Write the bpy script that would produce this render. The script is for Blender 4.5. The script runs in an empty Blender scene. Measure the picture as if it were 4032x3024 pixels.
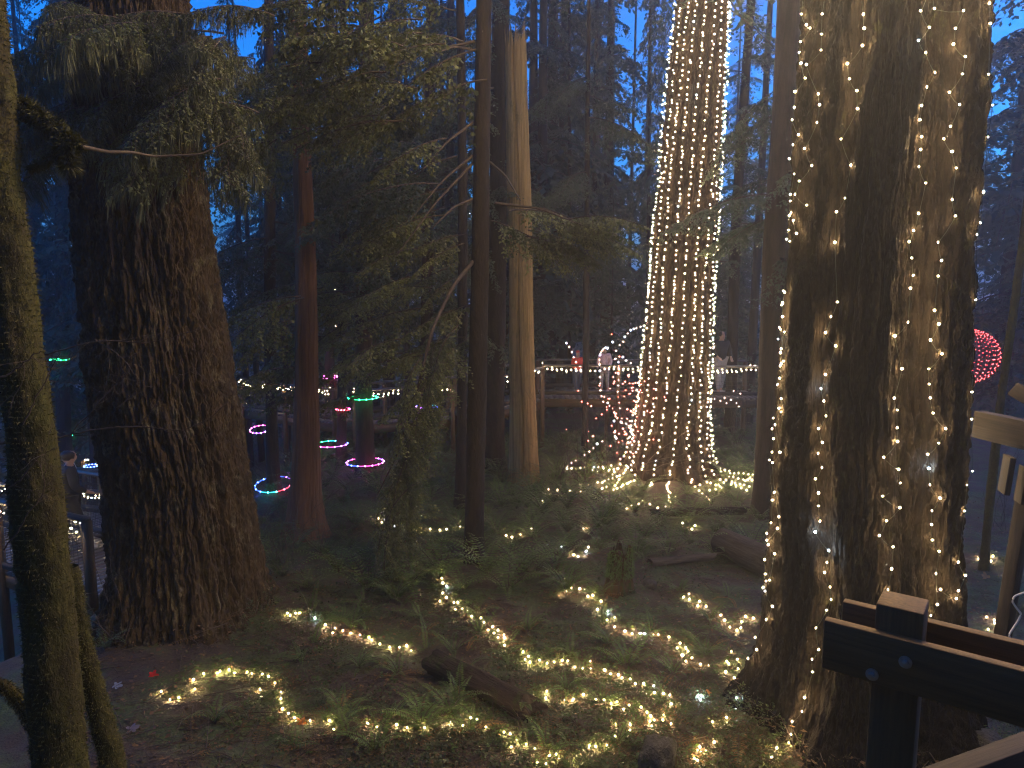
import bpy, math, random
import numpy as np
from mathutils import Vector, Matrix
from mathutils.bvhtree import BVHTree

random.seed(7)
rng = np.random.default_rng(7)
R = math.radians
scene = bpy.context.scene
COL = scene.collection

# ------------------------------------------------------------------ camera
CAM = np.array([0.0, 0.0, 3.8]); PITCH = R(7.0); FPX = 2725.0
cam_d = bpy.data.cameras.new('camera'); cam = bpy.data.objects.new('camera', cam_d); COL.objects.link(cam)
cam.location = CAM; cam.rotation_euler = (R(90) - PITCH, 0, 0)
cam_d.sensor_width = 36.0; cam_d.lens = 36.0 * FPX / 4032.0
cam_d.clip_start = 0.05; cam_d.clip_end = 2000
scene.camera = cam
# ------------------------------------------------------------------ sky, sun, exposure
world = bpy.data.worlds.new('World'); scene.world = world; world.use_nodes = True
wn = world.node_tree.nodes; wl = world.node_tree.links; wn.clear()
sky = wn.new('ShaderNodeTexSky'); sky.sky_type = 'NISHITA'; sky.sun_disc = False
SUN_EL, SUN_ROT = R(1.55), R(80)
sky.sun_elevation = SUN_EL; sky.sun_rotation = SUN_ROT
sky.air_density = 1.0; sky.ozone_density = 6.3; sky.dust_density = 0.2
bg = wn.new('ShaderNodeBackground'); bg.inputs[1].default_value = 0.15
wo = wn.new('ShaderNodeOutputWorld')
wl.new(sky.outputs[0], bg.inputs[0]); wl.new(bg.outputs[0], wo.inputs[0])
sun_d = bpy.data.lights.new('sun', 'SUN'); sun_d.energy = 0.01; sun_d.angle = R(20); sun_d.color = (0.6, 0.7, 1.0)
sun = bpy.data.objects.new('sun', sun_d); COL.objects.link(sun); sun.rotation_euler = (R(90) - SUN_EL, 0, math.pi - SUN_ROT); sun.location = (0, 0, 60)
vs = scene.view_settings; vs.view_transform = 'Standard'; vs.look = 'None'; vs.exposure = 3.6; vs.gamma = 1.0
cy = scene.cycles
cy.filter_width = 1.15; cy.use_denoising = True; cy.use_light_tree = True
cy.max_bounces = 4; cy.diffuse_bounces = 2; cy.glossy_bounces = 2; cy.transmission_bounces = 3; cy.transparent_max_bounces = 4
cy.volume_bounces = 0; cy.sample_clamp_indirect = 2.0; cy.caustics_reflective = False; cy.caustics_refractive = False
BULB_E = 82.0          # radiance of a fairy-light bulb
HAZE = 0.0048

# ------------------------------------------------------------------ pixel -> direction (photograph 4032 x 3024)
def ray(px, py):
    a = (px - 2016.0) / FPX; b = -(py - 1512.0) / FPX
    return np.array([a, math.cos(PITCH) + b * math.sin(PITCH), -math.sin(PITCH) + b * math.cos(PITCH)])
def atY(px, py, Y):
    d = ray(px, py); return CAM + d * (Y / d[1])
def atZ(px, py, z=0.0):
    d = ray(px, py); return CAM + d * ((z - CAM[2]) / d[2])
def Z1(x, y): return (x * .6076, y * .6076)
def Z(ox, oy, pts, k=.6076): return [(ox + x * k, oy + y * k) for x, y in pts]

# ------------------------------------------------------------------ noise
def _h(ix, iy, iz, seed):
    h = (ix.astype(np.int64) * 374761393 + iy.astype(np.int64) * 668265263 + iz.astype(np.int64) * 1274126177 + seed * 974711) & 0xffffffff
    h = ((h ^ (h >> 13)) * 1103515245) & 0xffffffff
    h = ((h ^ (h >> 16)) * 69069 + 12345) & 0xffffffff
    return ((h >> 8) & 0xffff) / 65535.0
def vn(x, y, z=0.0, seed=0, perx=None):
    x, y, z = np.broadcast_arrays(np.asarray(x, float), np.asarray(y, float), np.asarray(z, float))
    xi, yi, zi = np.floor(x), np.floor(y), np.floor(z)
    fx, fy, fz = x - xi, y - yi, z - zi
    fx = fx * fx * (3 - 2 * fx); fy = fy * fy * (3 - 2 * fy); fz = fz * fz * (3 - 2 * fz)
    out = 0.0
    for dx in (0, 1):
        X = xi + dx
        if perx: X = np.mod(X, perx)
        wx = fx if dx else 1 - fx
        for dy in (0, 1):
            wy = fy if dy else 1 - fy
            if np.any(z):
                for dz in (0, 1):
                    out = out + wx * wy * (fz if dz else 1 - fz) * _h(X, yi + dy, zi + dz, seed)
            else:
                out = out + wx * wy * _h(X, yi + dy, zi, seed)
    return out * 2 - 1
def worley(x, y, seed, perx):
    xi, yi = np.floor(x), np.floor(y)
    f1 = np.full(x.shape, 9.0); f2 = np.full(x.shape, 9.0); cid = np.zeros(x.shape)
    for dx in (-1, 0, 1):
        for dy in (-1, 0, 1):
            cx, cy_ = xi + dx, yi + dy
            mx = np.mod(cx, perx)
            a = _h(mx, cy_, mx * 0, seed); b = _h(mx, cy_, mx * 0 + 1, seed)
            d = np.hypot(x - cx - a, y - cy_ - b)
            near = d < f1
            f2 = np.where(near, f1, np.minimum(f2, d)); cid = np.where(near, a, cid); f1 = np.where(near, d, f1)
    return f1, f2, cid
def sstep(a, b, x):
    t = np.clip((x - a) / (b - a), 0, 1); return t * t * (3 - 2 * t)

# ------------------------------------------------------------------ mesh collecting
class MB:
    def __init__(s): s.v = []; s.f = []; s.m = []; s.n = 0
    def add(s, v, f, m=0):
        v = np.asarray(v, float).reshape(-1, 3)
        s.v.append(v); f = np.asarray(f, dtype=np.int64)
        s.f.append(f + s.n); s.m.append(np.full(len(f), m, dtype=np.int32)); s.n += len(v)
    def tube(s, pts, rad, sides=5, m=0, cap=True):
        p = np.asarray(pts, float); n = len(p); rad = np.broadcast_to(np.asarray(rad, float), (n,))
        t = np.gradient(p, axis=0); t /= np.linalg.norm(t, axis=1)[:, None] + 1e-9
        ref = np.array([0, 0, 1.0]) if abs(t[:, 2]).mean() < .8 else np.array([0, 1.0, 0])
        a = np.cross(t, ref); a /= np.linalg.norm(a, axis=1)[:, None] + 1e-9
        b = np.cross(t, a)
        th = np.arange(sides) * 2 * math.pi / sides
        v = p[:, None, :] + rad[:, None, None] * (np.cos(th)[None, :, None] * a[:, None, :] + np.sin(th)[None, :, None] * b[:, None, :])
        i = np.arange(n - 1)[:, None] * sides; j = np.arange(sides)[None, :]; k = (j + 1) % sides
        f = np.stack([i + j, i + k, i + sides + k, i + sides + j], -1).reshape(-1, 4)
        s.add(v, f, m)
    def box(s, c, size, rot=None, m=0, bev=0.0):
        hx, hy, hz = np.array(size) / 2
        v = np.array([[x, y, z] for x in (-hx, hx) for y in (-hy, hy) for z in (-hz, hz)], float)
        if rot is not None: v = v @ np.array(rot).T
        s.add(v + np.array(c), [[0, 1, 3, 2], [4, 6, 7, 5], [0, 4, 5, 1], [2, 3, 7, 6], [0, 2, 6, 4], [1, 5, 7, 3]], m)
    def mesh(s, name, mats, smooth=False):
        me = bpy.data.meshes.new(name)
        V = np.concatenate(s.v); 
        quads = [f for f in s.f]
        loops = np.concatenate([f.reshape(-1) for f in quads])
        lens = np.concatenate([np.full(len(f), f.shape[1], dtype=np.int32) for f in quads])
        me.vertices.add(len(V)); me.vertices.foreach_set('co', V.astype(np.float32).ravel())
        me.loops.add(len(loops)); me.loops.foreach_set('vertex_index', loops.astype(np.int32))
        me.polygons.add(len(lens)); st = np.concatenate([[0], np.cumsum(lens)[:-1]]).astype(np.int32)
        me.polygons.foreach_set('loop_start', st); me.polygons.foreach_set('loop_total', lens)
        for m in (mats if isinstance(mats, (list, tuple)) else [mats]): me.materials.append(m)
        me.polygons.foreach_set('material_index', np.concatenate(s.m))
        if smooth: me.polygons.foreach_set('use_smooth', np.ones(len(lens), dtype=bool))
        me.update(calc_edges=True); me.validate()
        return me
def link(name, data, parent=None, loc=None, rot=None, scale=None):
    o = bpy.data.objects.new(name, data); COL.objects.link(o)
    if parent is not None: o.parent = parent
    if loc is not None: o.location = loc
    if rot is not None: o.rotation_euler = rot
    if scale is not None: o.scale = scale if hasattr(scale, '__len__') else (scale,) * 3
    return o
def tag(o, label=None, cat=None, group=None, kind=None):
    if label: o['label'] = label
    if cat: o['category'] = cat
    if group: o['group'] = group
    if kind: o['kind'] = kind
    return o
def thing(name, label, cat, group=None, loc=(0, 0, 0), rz=0.0):
    return tag(link(name, None, None, loc, (0, 0, rz)), label, cat, group)
def bevel(o, w=0.006, seg=2):
    m = o.modifiers.new('bevel', 'BEVEL'); m.width = w; m.segments = seg; m.limit_method = 'ANGLE'
    return o

# ------------------------------------------------------------------ materials
def newmat(name):
    m = bpy.data.materials.new(name); m.use_nodes = True
    nt = m.node_tree; nt.nodes.clear()
    out = nt.nodes.new('ShaderNodeOutputMaterial'); b = nt.nodes.new('ShaderNodeBsdfPrincipled')
    nt.links.new(b.outputs[0], out.inputs[0])
    return m, nt, b, out
def noise_col(nt, scale, stops, vec=(1, 1, 1), detail=6, coord='Object', rough=.6, dist=0.0):
    tc = nt.nodes.new('ShaderNodeTexCoord'); mp = nt.nodes.new('ShaderNodeMapping'); mp.inputs['Scale'].default_value = vec
    nz = nt.nodes.new('ShaderNodeTexNoise'); nz.inputs['Scale'].default_value = scale; nz.inputs['Detail'].default_value = detail
    nz.inputs['Roughness'].default_value = rough; nz.inputs['Distortion'].default_value = dist
    rp = nt.nodes.new('ShaderNodeValToRGB')
    nt.links.new(tc.outputs[coord], mp.inputs[0]); nt.links.new(mp.outputs[0], nz.inputs['Vector']); nt.links.new(nz.outputs[0], rp.inputs[0])
    els = rp.color_ramp.elements
    while len(els) < len(stops): els.new(.5)
    for e, (p, c) in zip(els, stops): e.position = p; e.color = (*c, 1)
    return rp.outputs[0], nz.outputs[0]
def mixc(nt, fac, a, b):
    mx = nt.nodes.new('ShaderNodeMix'); mx.data_type = 'RGBA'
    if isinstance(fac, float): mx.inputs[0].default_value = fac
    else: nt.links.new(fac, mx.inputs[0])
    nt.links.new(a, mx.inputs[6]); nt.links.new(b, mx.inputs[7]); return mx.outputs[2]
def bump(nt, b, h, strength=.5, dist=.02):
    n = nt.nodes.new('ShaderNodeBump'); n.inputs['Strength'].default_value = strength; n.inputs['Distance'].default_value = dist
    nt.links.new(h, n.inputs['Height']); nt.links.new(n.outputs[0], b.inputs['Normal'])
def bark(name, dark, light, patch=None, patch_at=(.58, .66), scale=9, stretch=(1, 1, .18), rough=.85, bs=.6, patch_scale=7):
    m, nt, b, _ = newmat(name)
    c, h = noise_col(nt, scale, [(.3, dark), (.7, light)], stretch, 8, rough=.7)
    if patch:
        f, _ = noise_col(nt, patch_scale, [(patch_at[0], (0, 0, 0)), (patch_at[1], (1, 1, 1))], (1, 1, .55), 8, rough=.75)
        p, _ = noise_col(nt, 40, [(.3, tuple(.55 * q for q in patch)), (.7, patch)], (1, 1, 1), 4)
        c = mixc(nt, f, c, p)
    nt.links.new(c, b.inputs['Base Color']); b.inputs['Roughness'].default_value = rough; b.inputs['Specular IOR Level'].default_value = .2
    h2 = noise_col(nt, scale * 4, [(.3, (0, 0, 0)), (.7, (1, 1, 1))], stretch, 6)[0]
    bump(nt, b, h2, bs, .015); return m
def leafmat(name, a, c, rough=.5, trans=.3, scale=2.0):
    m, nt, b, out = newmat(name)
    col, _ = noise_col(nt, scale, [(.3, a), (.7, c)], coord='Object', detail=5)
    oi = nt.nodes.new('ShaderNodeObjectInfo'); hs = nt.nodes.new('ShaderNodeHueSaturation')
    mr = nt.nodes.new('ShaderNodeMapRange'); mr.inputs[3].default_value = .7; mr.inputs[4].default_value = 1.3
    nt.links.new(oi.outputs['Random'], mr.inputs[0]); nt.links.new(mr.outputs[0], hs.inputs['Value']); nt.links.new(col, hs.inputs['Color'])
    nt.links.new(hs.outputs[0], b.inputs['Base Color']); b.inputs['Roughness'].default_value = rough
    tr = nt.nodes.new('ShaderNodeBsdfTranslucent'); nt.links.new(hs.outputs[0], tr.inputs[0])
    mx = nt.nodes.new('ShaderNodeMixShader'); mx.inputs[0].default_value = trans
    nt.links.new(b.outputs[0], mx.inputs[1]); nt.links.new(tr.outputs[0], mx.inputs[2]); nt.links.new(mx.outputs[0], out.inputs[0])
    return m
def plain(name, a, c=None, scale=8, rough=.7, metal=0.0, vec=(1, 1, 1), bs=.2):
    m, nt, b, _ = newmat(name); c = c or tuple(min(1, x * 1.35) for x in a)
    col, h = noise_col(nt, scale, [(.3, a), (.7, c)], vec, 6)
    nt.links.new(col, b.inputs['Base Color']); b.inputs['Roughness'].default_value = rough; b.inputs['Metallic'].default_value = metal
    if bs: bump(nt, b, h, bs, .01)
    return m
def glow(name, col, e):
    m = bpy.data.materials.new(name); m.use_nodes = True; nt = m.node_tree; nt.nodes.clear()
    out = nt.nodes.new('ShaderNodeOutputMaterial'); em = nt.nodes.new('ShaderNodeEmission')
    em.inputs[0].default_value = (*col, 1); em.inputs[1].default_value = e; nt.links.new(em.outputs[0], out.inputs[0]); return m

M = {}
M['fir'] = bark('fir_bark', (.02, .0128, .007), (.1, .066, .032), (.21, .18, .1), (.53, .66), 11, bs=1.0)
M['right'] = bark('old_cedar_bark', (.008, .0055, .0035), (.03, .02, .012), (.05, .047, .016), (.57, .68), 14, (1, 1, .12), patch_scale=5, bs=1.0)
M['lit'] = bark('lit_trunk_bark', (.013, .008, .0045), (.048, .03, .016), (.06, .052, .022), (.6, .7), 10)
M['red'] = bark('red_cedar_bark', (.075, .036, .019), (.21, .1, .05), None, scale=9, stretch=(1, 1, .06))
M['dark'] = bark('dark_bark', (.012, .0085, .006), (.036, .025, .017), (.2, .2, .15), (.66, .72), 10, (1, 1, .3), patch_scale=12)
M['brown'] = bark('brown_bark', (.027, .019, .014), (.075, .05, .034), None, scale=10, stretch=(1, 1, .15))
M['snag'] = bark('bare_snag_wood', (.16, .105, .04), (.4, .275, .115), (.14, .135, .045), (.52, .7), 16, (1, 1, .03), bs=.9, patch_scale=2)
M['mossbark'] = bark('mossy_bark', (.03, .026, .01), (.07, .055, .02), (.09, .085, .02), (.42, .6), 14, (1, 1, .5), patch_scale=5)
M['moss'] = leafmat('moss', (.06, .06, .011), (.125, .115, .027), .8, .2, 5)
M['hangmoss'] = leafmat('hanging_lichen', (.085, .095, .045), (.17, .175, .09), .9, .3, 5)
M['needle'] = leafmat('conifer_leaf', (.075, .095, .03), (.19, .205, .075), .5, .35, 1.5)
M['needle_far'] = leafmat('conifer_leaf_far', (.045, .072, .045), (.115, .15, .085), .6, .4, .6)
M['twig'] = plain('twig_bark', (.045, .03, .02), (.1, .07, .045), 20, .8)
M['frond'] = leafmat('fern_frond', (.06, .1, .02), (.13, .2, .045), .45, .3, 3)
M['frond_dead'] = leafmat('dead_fern', (.16, .08, .022), (.27, .15, .045), .7, .3, 3)
M['herb'] = leafmat('herb_leaf', (.045, .08, .012), (.1, .16, .03), .4, .3, 4)
M['deadleaf'] = leafmat('dead_leaf', (.1, .055, .026), (.22, .12, .05), .6, .25, 6)
M['wood'] = plain('weathered_timber', (.026, .018, .0095), (.06, .041, .023), 5, .75, vec=(.6, 12, 12), bs=.4)
M['wood_dark'] = plain('stained_timber', (.07, .036, .009), (.145, .075, .022), 5, .7, vec=(.6, 12, 12), bs=.3)
M['deck'] = plain('wet_deck_timber', (.07, .056, .044), (.14, .115, .09), 5, .35, vec=(1, 9, 9), bs=.3)
M['steel'] = plain('bolt_steel', (.3, .3, .28), (.45, .44, .4), 30, .45, .8)
M['mesh'] = plain('wire_mesh', (.05, .05, .05), (.09, .09, .09), 30, .5, .6)
M['wire'] = plain('light_cable', (.012, .018, .01), (.02, .028, .015), 30, .5)
M['white_cable'] = plain('white_cable', (.65, .62, .55), (.75, .72, .66), 30, .45)
M['rock'] = bark('rock', (.05, .044, .036), (.13, .115, .095), (.06, .075, .02), (.52, .64), 12, (1, 1, 1), bs=1.0)
M['log'] = bark('rotten_log', (.02, .013, .009), (.065, .042, .03), (.06, .075, .018), (.52, .64), 12, (.2, 1, 1), bs=1.0)
M['stump'] = bark('rotten_stump', (.03, .016, .009), (.1, .052, .026), (.05, .07, .018), (.5, .6), 16, (1, 1, .12), bs=1.0)
M['logpale'] = bark('pale_log', (.04, .028, .018), (.13, .096, .064), None, scale=9, stretch=(.15, 1, 1))

WARM = (1.0, .71, .36)
BULB = {'high': glow('bulb_high', WARM, 135.0), 'ground': glow('bulb_ground', WARM, 62.0), 'warm': glow('bulb_warm', WARM, BULB_E), 'cool': glow('bulb_cool', (.55, .75, 1.0), BULB_E), 'small': glow('bulb_small_warm', WARM, 15.0), 'small_cool': glow('bulb_small_cool', (.55, .75, 1.0), 15.0), 'blush': glow('bulb_blush', (1.0, .5, .36), 18.0)}
RGB = {'green': (.02, 1, .25), 'cyan': (.03, .75, .9), 'blue': (.05, .12, 1), 'pink': (1, .08, .5), 'red': (1, .06, .1), 'violet': (.45, .12, 1)}
for k, c in RGB.items(): BULB[k] = glow('bulb_' + k, c, 7.0); BULB[k + '_t'] = glow('tube_' + k, c, .45)

# ------------------------------------------------------------------ ground
def gh(x, y, fine=True):
    x = np.asarray(x, float); y = np.asarray(y, float)
    h = .07 * vn(x * .6 + 3, y * .6, seed=1) + .035 * vn(x * 2.1, y * 2.1, seed=2)
    if fine: h = h + .018 * vn(x * 7, y * 7, seed=3) + .008 * vn(x * 19, y * 19, seed=4)
    d = np.clip(-x - 4.9, 0, None)
    h = h - 7.0 * (1 - np.exp(-d / 10)) * sstep(5.5, 9, y)
    h = h + .22 * np.exp(-((x + 4.0) ** 2 + (y - 7.9) ** 2) / 1.6) + .25 * np.exp(-((x - 3.05) ** 2 + (y - 5.8) ** 2) / 1.6)
    h = h + .25 * np.exp(-((x - 3.2) ** 2 + (y - 14.5) ** 2) / 2.5)
    return h
def axis(lo, hi, step, far, grow=1.12):
    a = list(np.arange(lo, hi, step)); s = step; p = a[-1]
    while p < far: s *= grow; p += s; a.append(p)
    s = step; p = a[0]; pre = []
    while p > -far: s *= grow; p -= s; pre.append(p)
    return np.array(pre[::-1] + a)
gx = axis(-6.5, 6.5, .05, 450); gy = axis(2.2, 12, .05, 450)
GX, GY = np.meshgrid(gx, gy); GZ = gh(GX, GY)
nx, ny = len(gx), len(gy)
gv = np.stack([GX, GY, GZ], -1).reshape(-1, 3)
ii = (np.arange(ny - 1)[:, None] * nx + np.arange(nx - 1)[None, :]).reshape(-1)
gf = np.stack([ii, ii + 1, ii + nx + 1, ii + nx], -1)
m, nt, b, _ = newmat('forest_floor')
c1, h1 = noise_col(nt, 2.2, [(.3, (.035, .024, .015)), (.55, (.08, .054, .032)), (.75, (.13, .09, .054))], detail=10, rough=.75)
c2, h2 = noise_col(nt, 55, [(.35, (.025, .015, .009)), (.6, (.1, .06, .032))], detail=5)
c3 = mixc(nt, .5, c1, c2)
f, _ = noise_col(nt, 1.1, [(.45, (0, 0, 0)), (.58, (1, 1, 1))], detail=9, rough=.7)
cm, _ = noise_col(nt, 30, [(.3, (.03, .048, .01)), (.7, (.1, .13, .032))])
nt.links.new(mixc(nt, f, c3, cm), b.inputs['Base Color']); b.inputs['Roughness'].default_value = .8
bump(nt, b, h2, .9, .03); M['ground'] = m
g = MB(); g.add(gv, gf); ground = link('ground', g.mesh('ground', M['ground'], True)); tag(ground, 'dark damp forest floor of soil, moss and litter', None, None, 'structure')

# ------------------------------------------------------------------ trunks
def spline(pts, n):
    p = np.asarray(pts, float); k = len(p)
    d = np.concatenate([[0], np.cumsum(np.linalg.norm(np.diff(p[:, :3], axis=0), axis=1))]); t = np.linspace(0, d[-1], n)
    if k == 2: return np.stack([np.interp(t, d, p[:, i]) for i in range(p.shape[1])], 1)
    s = np.stack([np.interp(t, d, p[:, i]) for i in range(p.shape[1])], 1)
    w = max(3, n // (k * 2) | 1); ker = np.hanning(w + 2)[1:-1]; ker /= ker.sum()
    for i in range(p.shape[1]):
        e = np.concatenate([2 * s[0, i] - s[w // 2:0:-1, i], s[:, i], 2 * s[-1, i] - s[-2:-w // 2 - 1:-1, i]])
        s[:, i] = np.convolve(e, ker, 'valid')[:n]
    return s
def trunk_grid(path, na, nl, style='plain', flare=.5, flare_h=.5, lobes=5, seed=0, depth=.03, groove=None, z0=0.0, cell=.13, zf=1.0, zs=None):
    s = spline(path, nl)
    if zs:
        zt = np.concatenate([np.linspace(s[0, 2], zs[0], int(nl * zs[1]), endpoint=False), np.linspace(zs[0], s[-1, 2], nl - int(nl * zs[1]))]); s = np.stack([np.interp(zt, s[:, 2], s[:, i]) for i in range(4)], 1)
    th = np.linspace(0, 2 * math.pi, na, endpoint=False)
    TH, ZZ = np.meshgrid(th, s[:, 2]); RR = np.repeat(s[:, 3][:, None], na, 1)
    rbase = float(np.median(s[:, 3])); zr = np.clip(ZZ - z0, -.2, None)
    lob = 1 + .75 * np.cos(TH * lobes + seed + .7 * np.sin(TH * 2 + seed)) * .6
    Rr = RR * (1 + flare * np.exp(-zr / flare_h) * lob) * (1 + .05 * vn(TH / (2 * math.pi) * 6, ZZ * .5, seed=seed + 5, perx=6))
    per = 2 * math.pi * rbase; u = TH / (2 * math.pi)
    if style == 'plates':
        N = max(6, int(per / .085)); w = .9 * vn(u * N * .5, ZZ * 3.2, seed=seed + 1, perx=max(1, int(N * .5)))
        uu = u * N + .55 * w; zz = ZZ / .36 + .5 * vn(u * 9, ZZ * 1.5, seed=seed + 2, perx=9)
        f1, f2, cid = worley(uu, zz, seed, N); e = f2 - f1
        disp = -depth * (1 - sstep(.02, .34, e)) + (cid - .5) * depth * .55
        disp += depth * .22 * vn(u * N * 3, ZZ * 9, seed=seed + 7, perx=N * 3) + depth * .16 * vn(u * N * 7, ZZ * 24, seed=seed + 8, perx=N * 7)
        N2 = max(3, N // 5); r2 = np.abs(vn(u * N2 + .3 * w, ZZ * .7, seed=seed + 9, perx=N2)); disp -= depth * 1.1 * (1 - sstep(0, .22, r2))
    elif style == 'furrow':
        N = max(6, int(per / cell)); w = .8 * vn(u * 14, ZZ * 1.6, seed=seed + 1, perx=14) + .45 * vn(u * 50, ZZ * 7, seed=seed + 12, perx=50); Q = ZZ * zf
        r1 = np.abs(vn(u * N + .6 * w, Q * 1.0, seed=seed + 2, perx=N)); r2 = np.abs(vn(u * N * 2 + .6 * w, Q * 2.2 + .3 * w, seed=seed + 3, perx=N * 2)); r3 = np.abs(vn(u * N * 4 + .5 * w, Q * 6, seed=seed + 4, perx=N * 4))
        disp = -depth * (1 - sstep(0, .4, r1)) - .6 * depth * (1 - sstep(0, .35, r2)) - .35 * depth * (1 - sstep(0, .4, r3))
        disp += depth * .25 * vn(u * N * 2, Q * 4, seed=seed + 5, perx=N * 2) + depth * .28 * vn(u * N * 5, Q * 20, seed=seed + 7, perx=N * 5) + depth * .2 * vn(u * N * 11, Q * 45, seed=seed + 8, perx=N * 11)
        disp += depth * .45
    elif style == 'strip':
        N = max(8, int(per / .03)); w = vn(u * 10, ZZ * .8, seed=seed + 1, perx=10)
        a = np.abs(vn(u * N + 1.6 * w, ZZ * 1.1, seed=seed + 2, perx=N)); disp = -depth * (1 - sstep(0, .4, a)) + depth * .5 * vn(u * N * .4, ZZ * .5, seed=seed + 3, perx=max(2, int(N * .4)))
        disp += depth * .2 * vn(u * N * 3, ZZ * 8, seed=seed + 4, perx=N * 3)
    else:
        N = max(8, int(per / .04)); disp = depth * .6 * vn(u * N, ZZ * 14, seed=seed + 2, perx=N) + depth * vn(u * max(2, N // 4), ZZ * 2, seed=seed + 3, perx=max(2, N // 4))
    Rr = Rr + disp
    if groove:
        for (a, wd, dp) in groove:
            aa = a + .12 * np.sin(ZZ * 1.3); dd = np.abs(np.angle(np.exp(1j * (TH - aa)))); Rr -= dp * np.exp(-(dd / wd) ** 4)
    V = np.stack([s[:, 0][:, None] + Rr * np.cos(TH), s[:, 1][:, None] + Rr * np.sin(TH), ZZ], -1)
    return V
def grid_mb(V):
    nl, na, _ = V.shape; mb = MB()
    i = np.arange(nl - 1)[:, None] * na; j = np.arange(na)[None, :]; k = (j + 1) % na
    mb.add(V.reshape(-1, 3), np.stack([i + j, i + k, i + na + k, i + na + j], -1).reshape(-1, 4))
    return mb
def axispath(Y, pts, zmin=-.4, top=None):
    """pts: (px, py, width_px) along a trunk at distance Y -> (x,y,z,r) from the ground up"""
    out = []
    for px, py, w in sorted(pts, key=lambda q: -q[1]):
        p = atY(px, py, Y); d = ray(px, py); depth = (Y / d[1])
        out.append((p[0], Y, p[2], w * depth / FPX / 2 * math.cos(math.atan((px - 2016) / FPX))))
    a, b_ = out[0], out[1]; k = (zmin - a[2]) / (a[2] - b_[2] + 1e-9)
    out.insert(0, (a[0] + (a[0] - b_[0]) * k * .3, Y, zmin, a[3]))
    if top:
        a, b_ = out[-1], out[-2]; k = (top - a[2]) / (a[2] - b_[2])
        out.append((a[0] + (a[0] - b_[0]) * k, Y, top, max(.35 * a[3], a[3] - .006 * (top - a[2]))))
    return out

BV = []          # (verts, faces) for ray hits
def bvh_add(V):
    nl, na, _ = V.shape; i = np.arange(nl - 1)[:, None] * na; j = np.arange(na)[None, :]; k = (j + 1) % na
    BV.append((V.reshape(-1, 3), np.stack([i + j, i + k, i + na + k, i + na + j], -1).reshape(-1, 4)))

TREES = {}
def tree(key, name, label, cat, Vgrid, mat, group=None, smooth=True):
    base = Vgrid[0].mean(0)
    root = thing(name, label, cat, group, (base[0], base[1], gh(base[0], base[1])))
    mb = grid_mb(Vgrid - np.array(root.location)); link('trunk', mb.mesh('trunk', mat, smooth), root)
    TREES[key] = root; return root

# the furrowed fir
FIR_Y = 7.9
Vfir = trunk_grid(axispath(FIR_Y, [(515, 0, 475), (545, 600, 505), (582, 1008, 530), (640, 1500, 555), (700, 1900, 550), (745, 2250, 560)], top=16), 640, 760, 'furrow', .34, .45, 4, 3, .075, cell=.09, zf=.7, zs=(7.2, .93))
tree('fir', 'fir_tree', 'massive fir trunk with deeply furrowed brown bark and mossy hanging boughs', 'tree', Vfir, M['fir'])
# the big trunk hung with widely spaced strands
RT_Y = 5.8
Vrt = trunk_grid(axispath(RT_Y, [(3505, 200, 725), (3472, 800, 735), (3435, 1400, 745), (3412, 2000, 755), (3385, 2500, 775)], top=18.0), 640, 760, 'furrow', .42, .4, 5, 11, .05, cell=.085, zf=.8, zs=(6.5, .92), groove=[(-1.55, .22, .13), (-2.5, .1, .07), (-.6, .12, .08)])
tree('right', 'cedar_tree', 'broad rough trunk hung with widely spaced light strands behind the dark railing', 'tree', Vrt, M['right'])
# the tree wrapped densely in lights
LT_Y = 14.5
Vlt = trunk_grid(axispath(LT_Y, [(2765, 0, 205), (2745, 300, 215), (2715, 700, 228), (2685, 1100, 245), (2658, 1500, 260), (2640, 1750, 275)], top=13), 240, 400, 'furrow', .55, .42, 6, 21, .05, cell=.1)
tree('lit', 'fir_tree', 'tall straight trunk wrapped top to bottom in dense fairy lights', 'tree', Vlt, M['lit'])
# red cedar
Vrc = trunk_grid(axispath(10.9, [(1190, 640, 72), (1203, 1000, 84), (1210, 1500, 95), (1208, 1800, 112), (1203, 2030, 125)], top=11), 120, 260, 'strip', .45, .35, 4, 31, .014)
tree('red', 'red_cedar_tree', 'slim cedar with stringy reddish bark and a fluted flaring foot', 'tree', Vrc, M['red'])
# speckled dark trunk
Vsp = trunk_grid(axispath(9.8, [(1905, 0, 62), (1898, 500, 66), (1890, 1000, 70), (1880, 1500, 74), (1868, 2000, 78), (1866, 2150, 80)], top=11), 64, 300, 'plain', .25, .25, 4, 41, .006)
tree('speckled', 'hemlock_tree', 'slender dark straight trunk speckled with pale lichen beside the bare snag', 'tree', Vsp, M['dark'])
# snag
SN_Y = 14.2
sp = axispath(SN_Y, [(2030, 105, 86), (2035, 425, 90), (2047, 850, 96), (2056, 1500, 102), (2062, 1750, 108)])
Vsn = trunk_grid(sp, 130, 240, 'strip', .2, .5, 4, 51, .006, groove=[(-1.75, .07, .045)])
thg = np.linspace(0, 2 * math.pi, 130, endpoint=False)
splint = .55 * np.abs(vn(np.arange(130) * .35, np.zeros(130) + .5, seed=6)) + .5 * np.abs(vn(np.arange(130) * .9, np.zeros(130) + .5, seed=9)) ** 1.5
Vsn[-14:, :, 2] += (np.linspace(0, 1, 14)[:, None] ** 1.5) * (splint[None, :] - .45)
tree('snag', 'snag_tree', 'pale barkless dead snag with splintered broken top', 'tree', Vsn, M['snag'])

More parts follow.
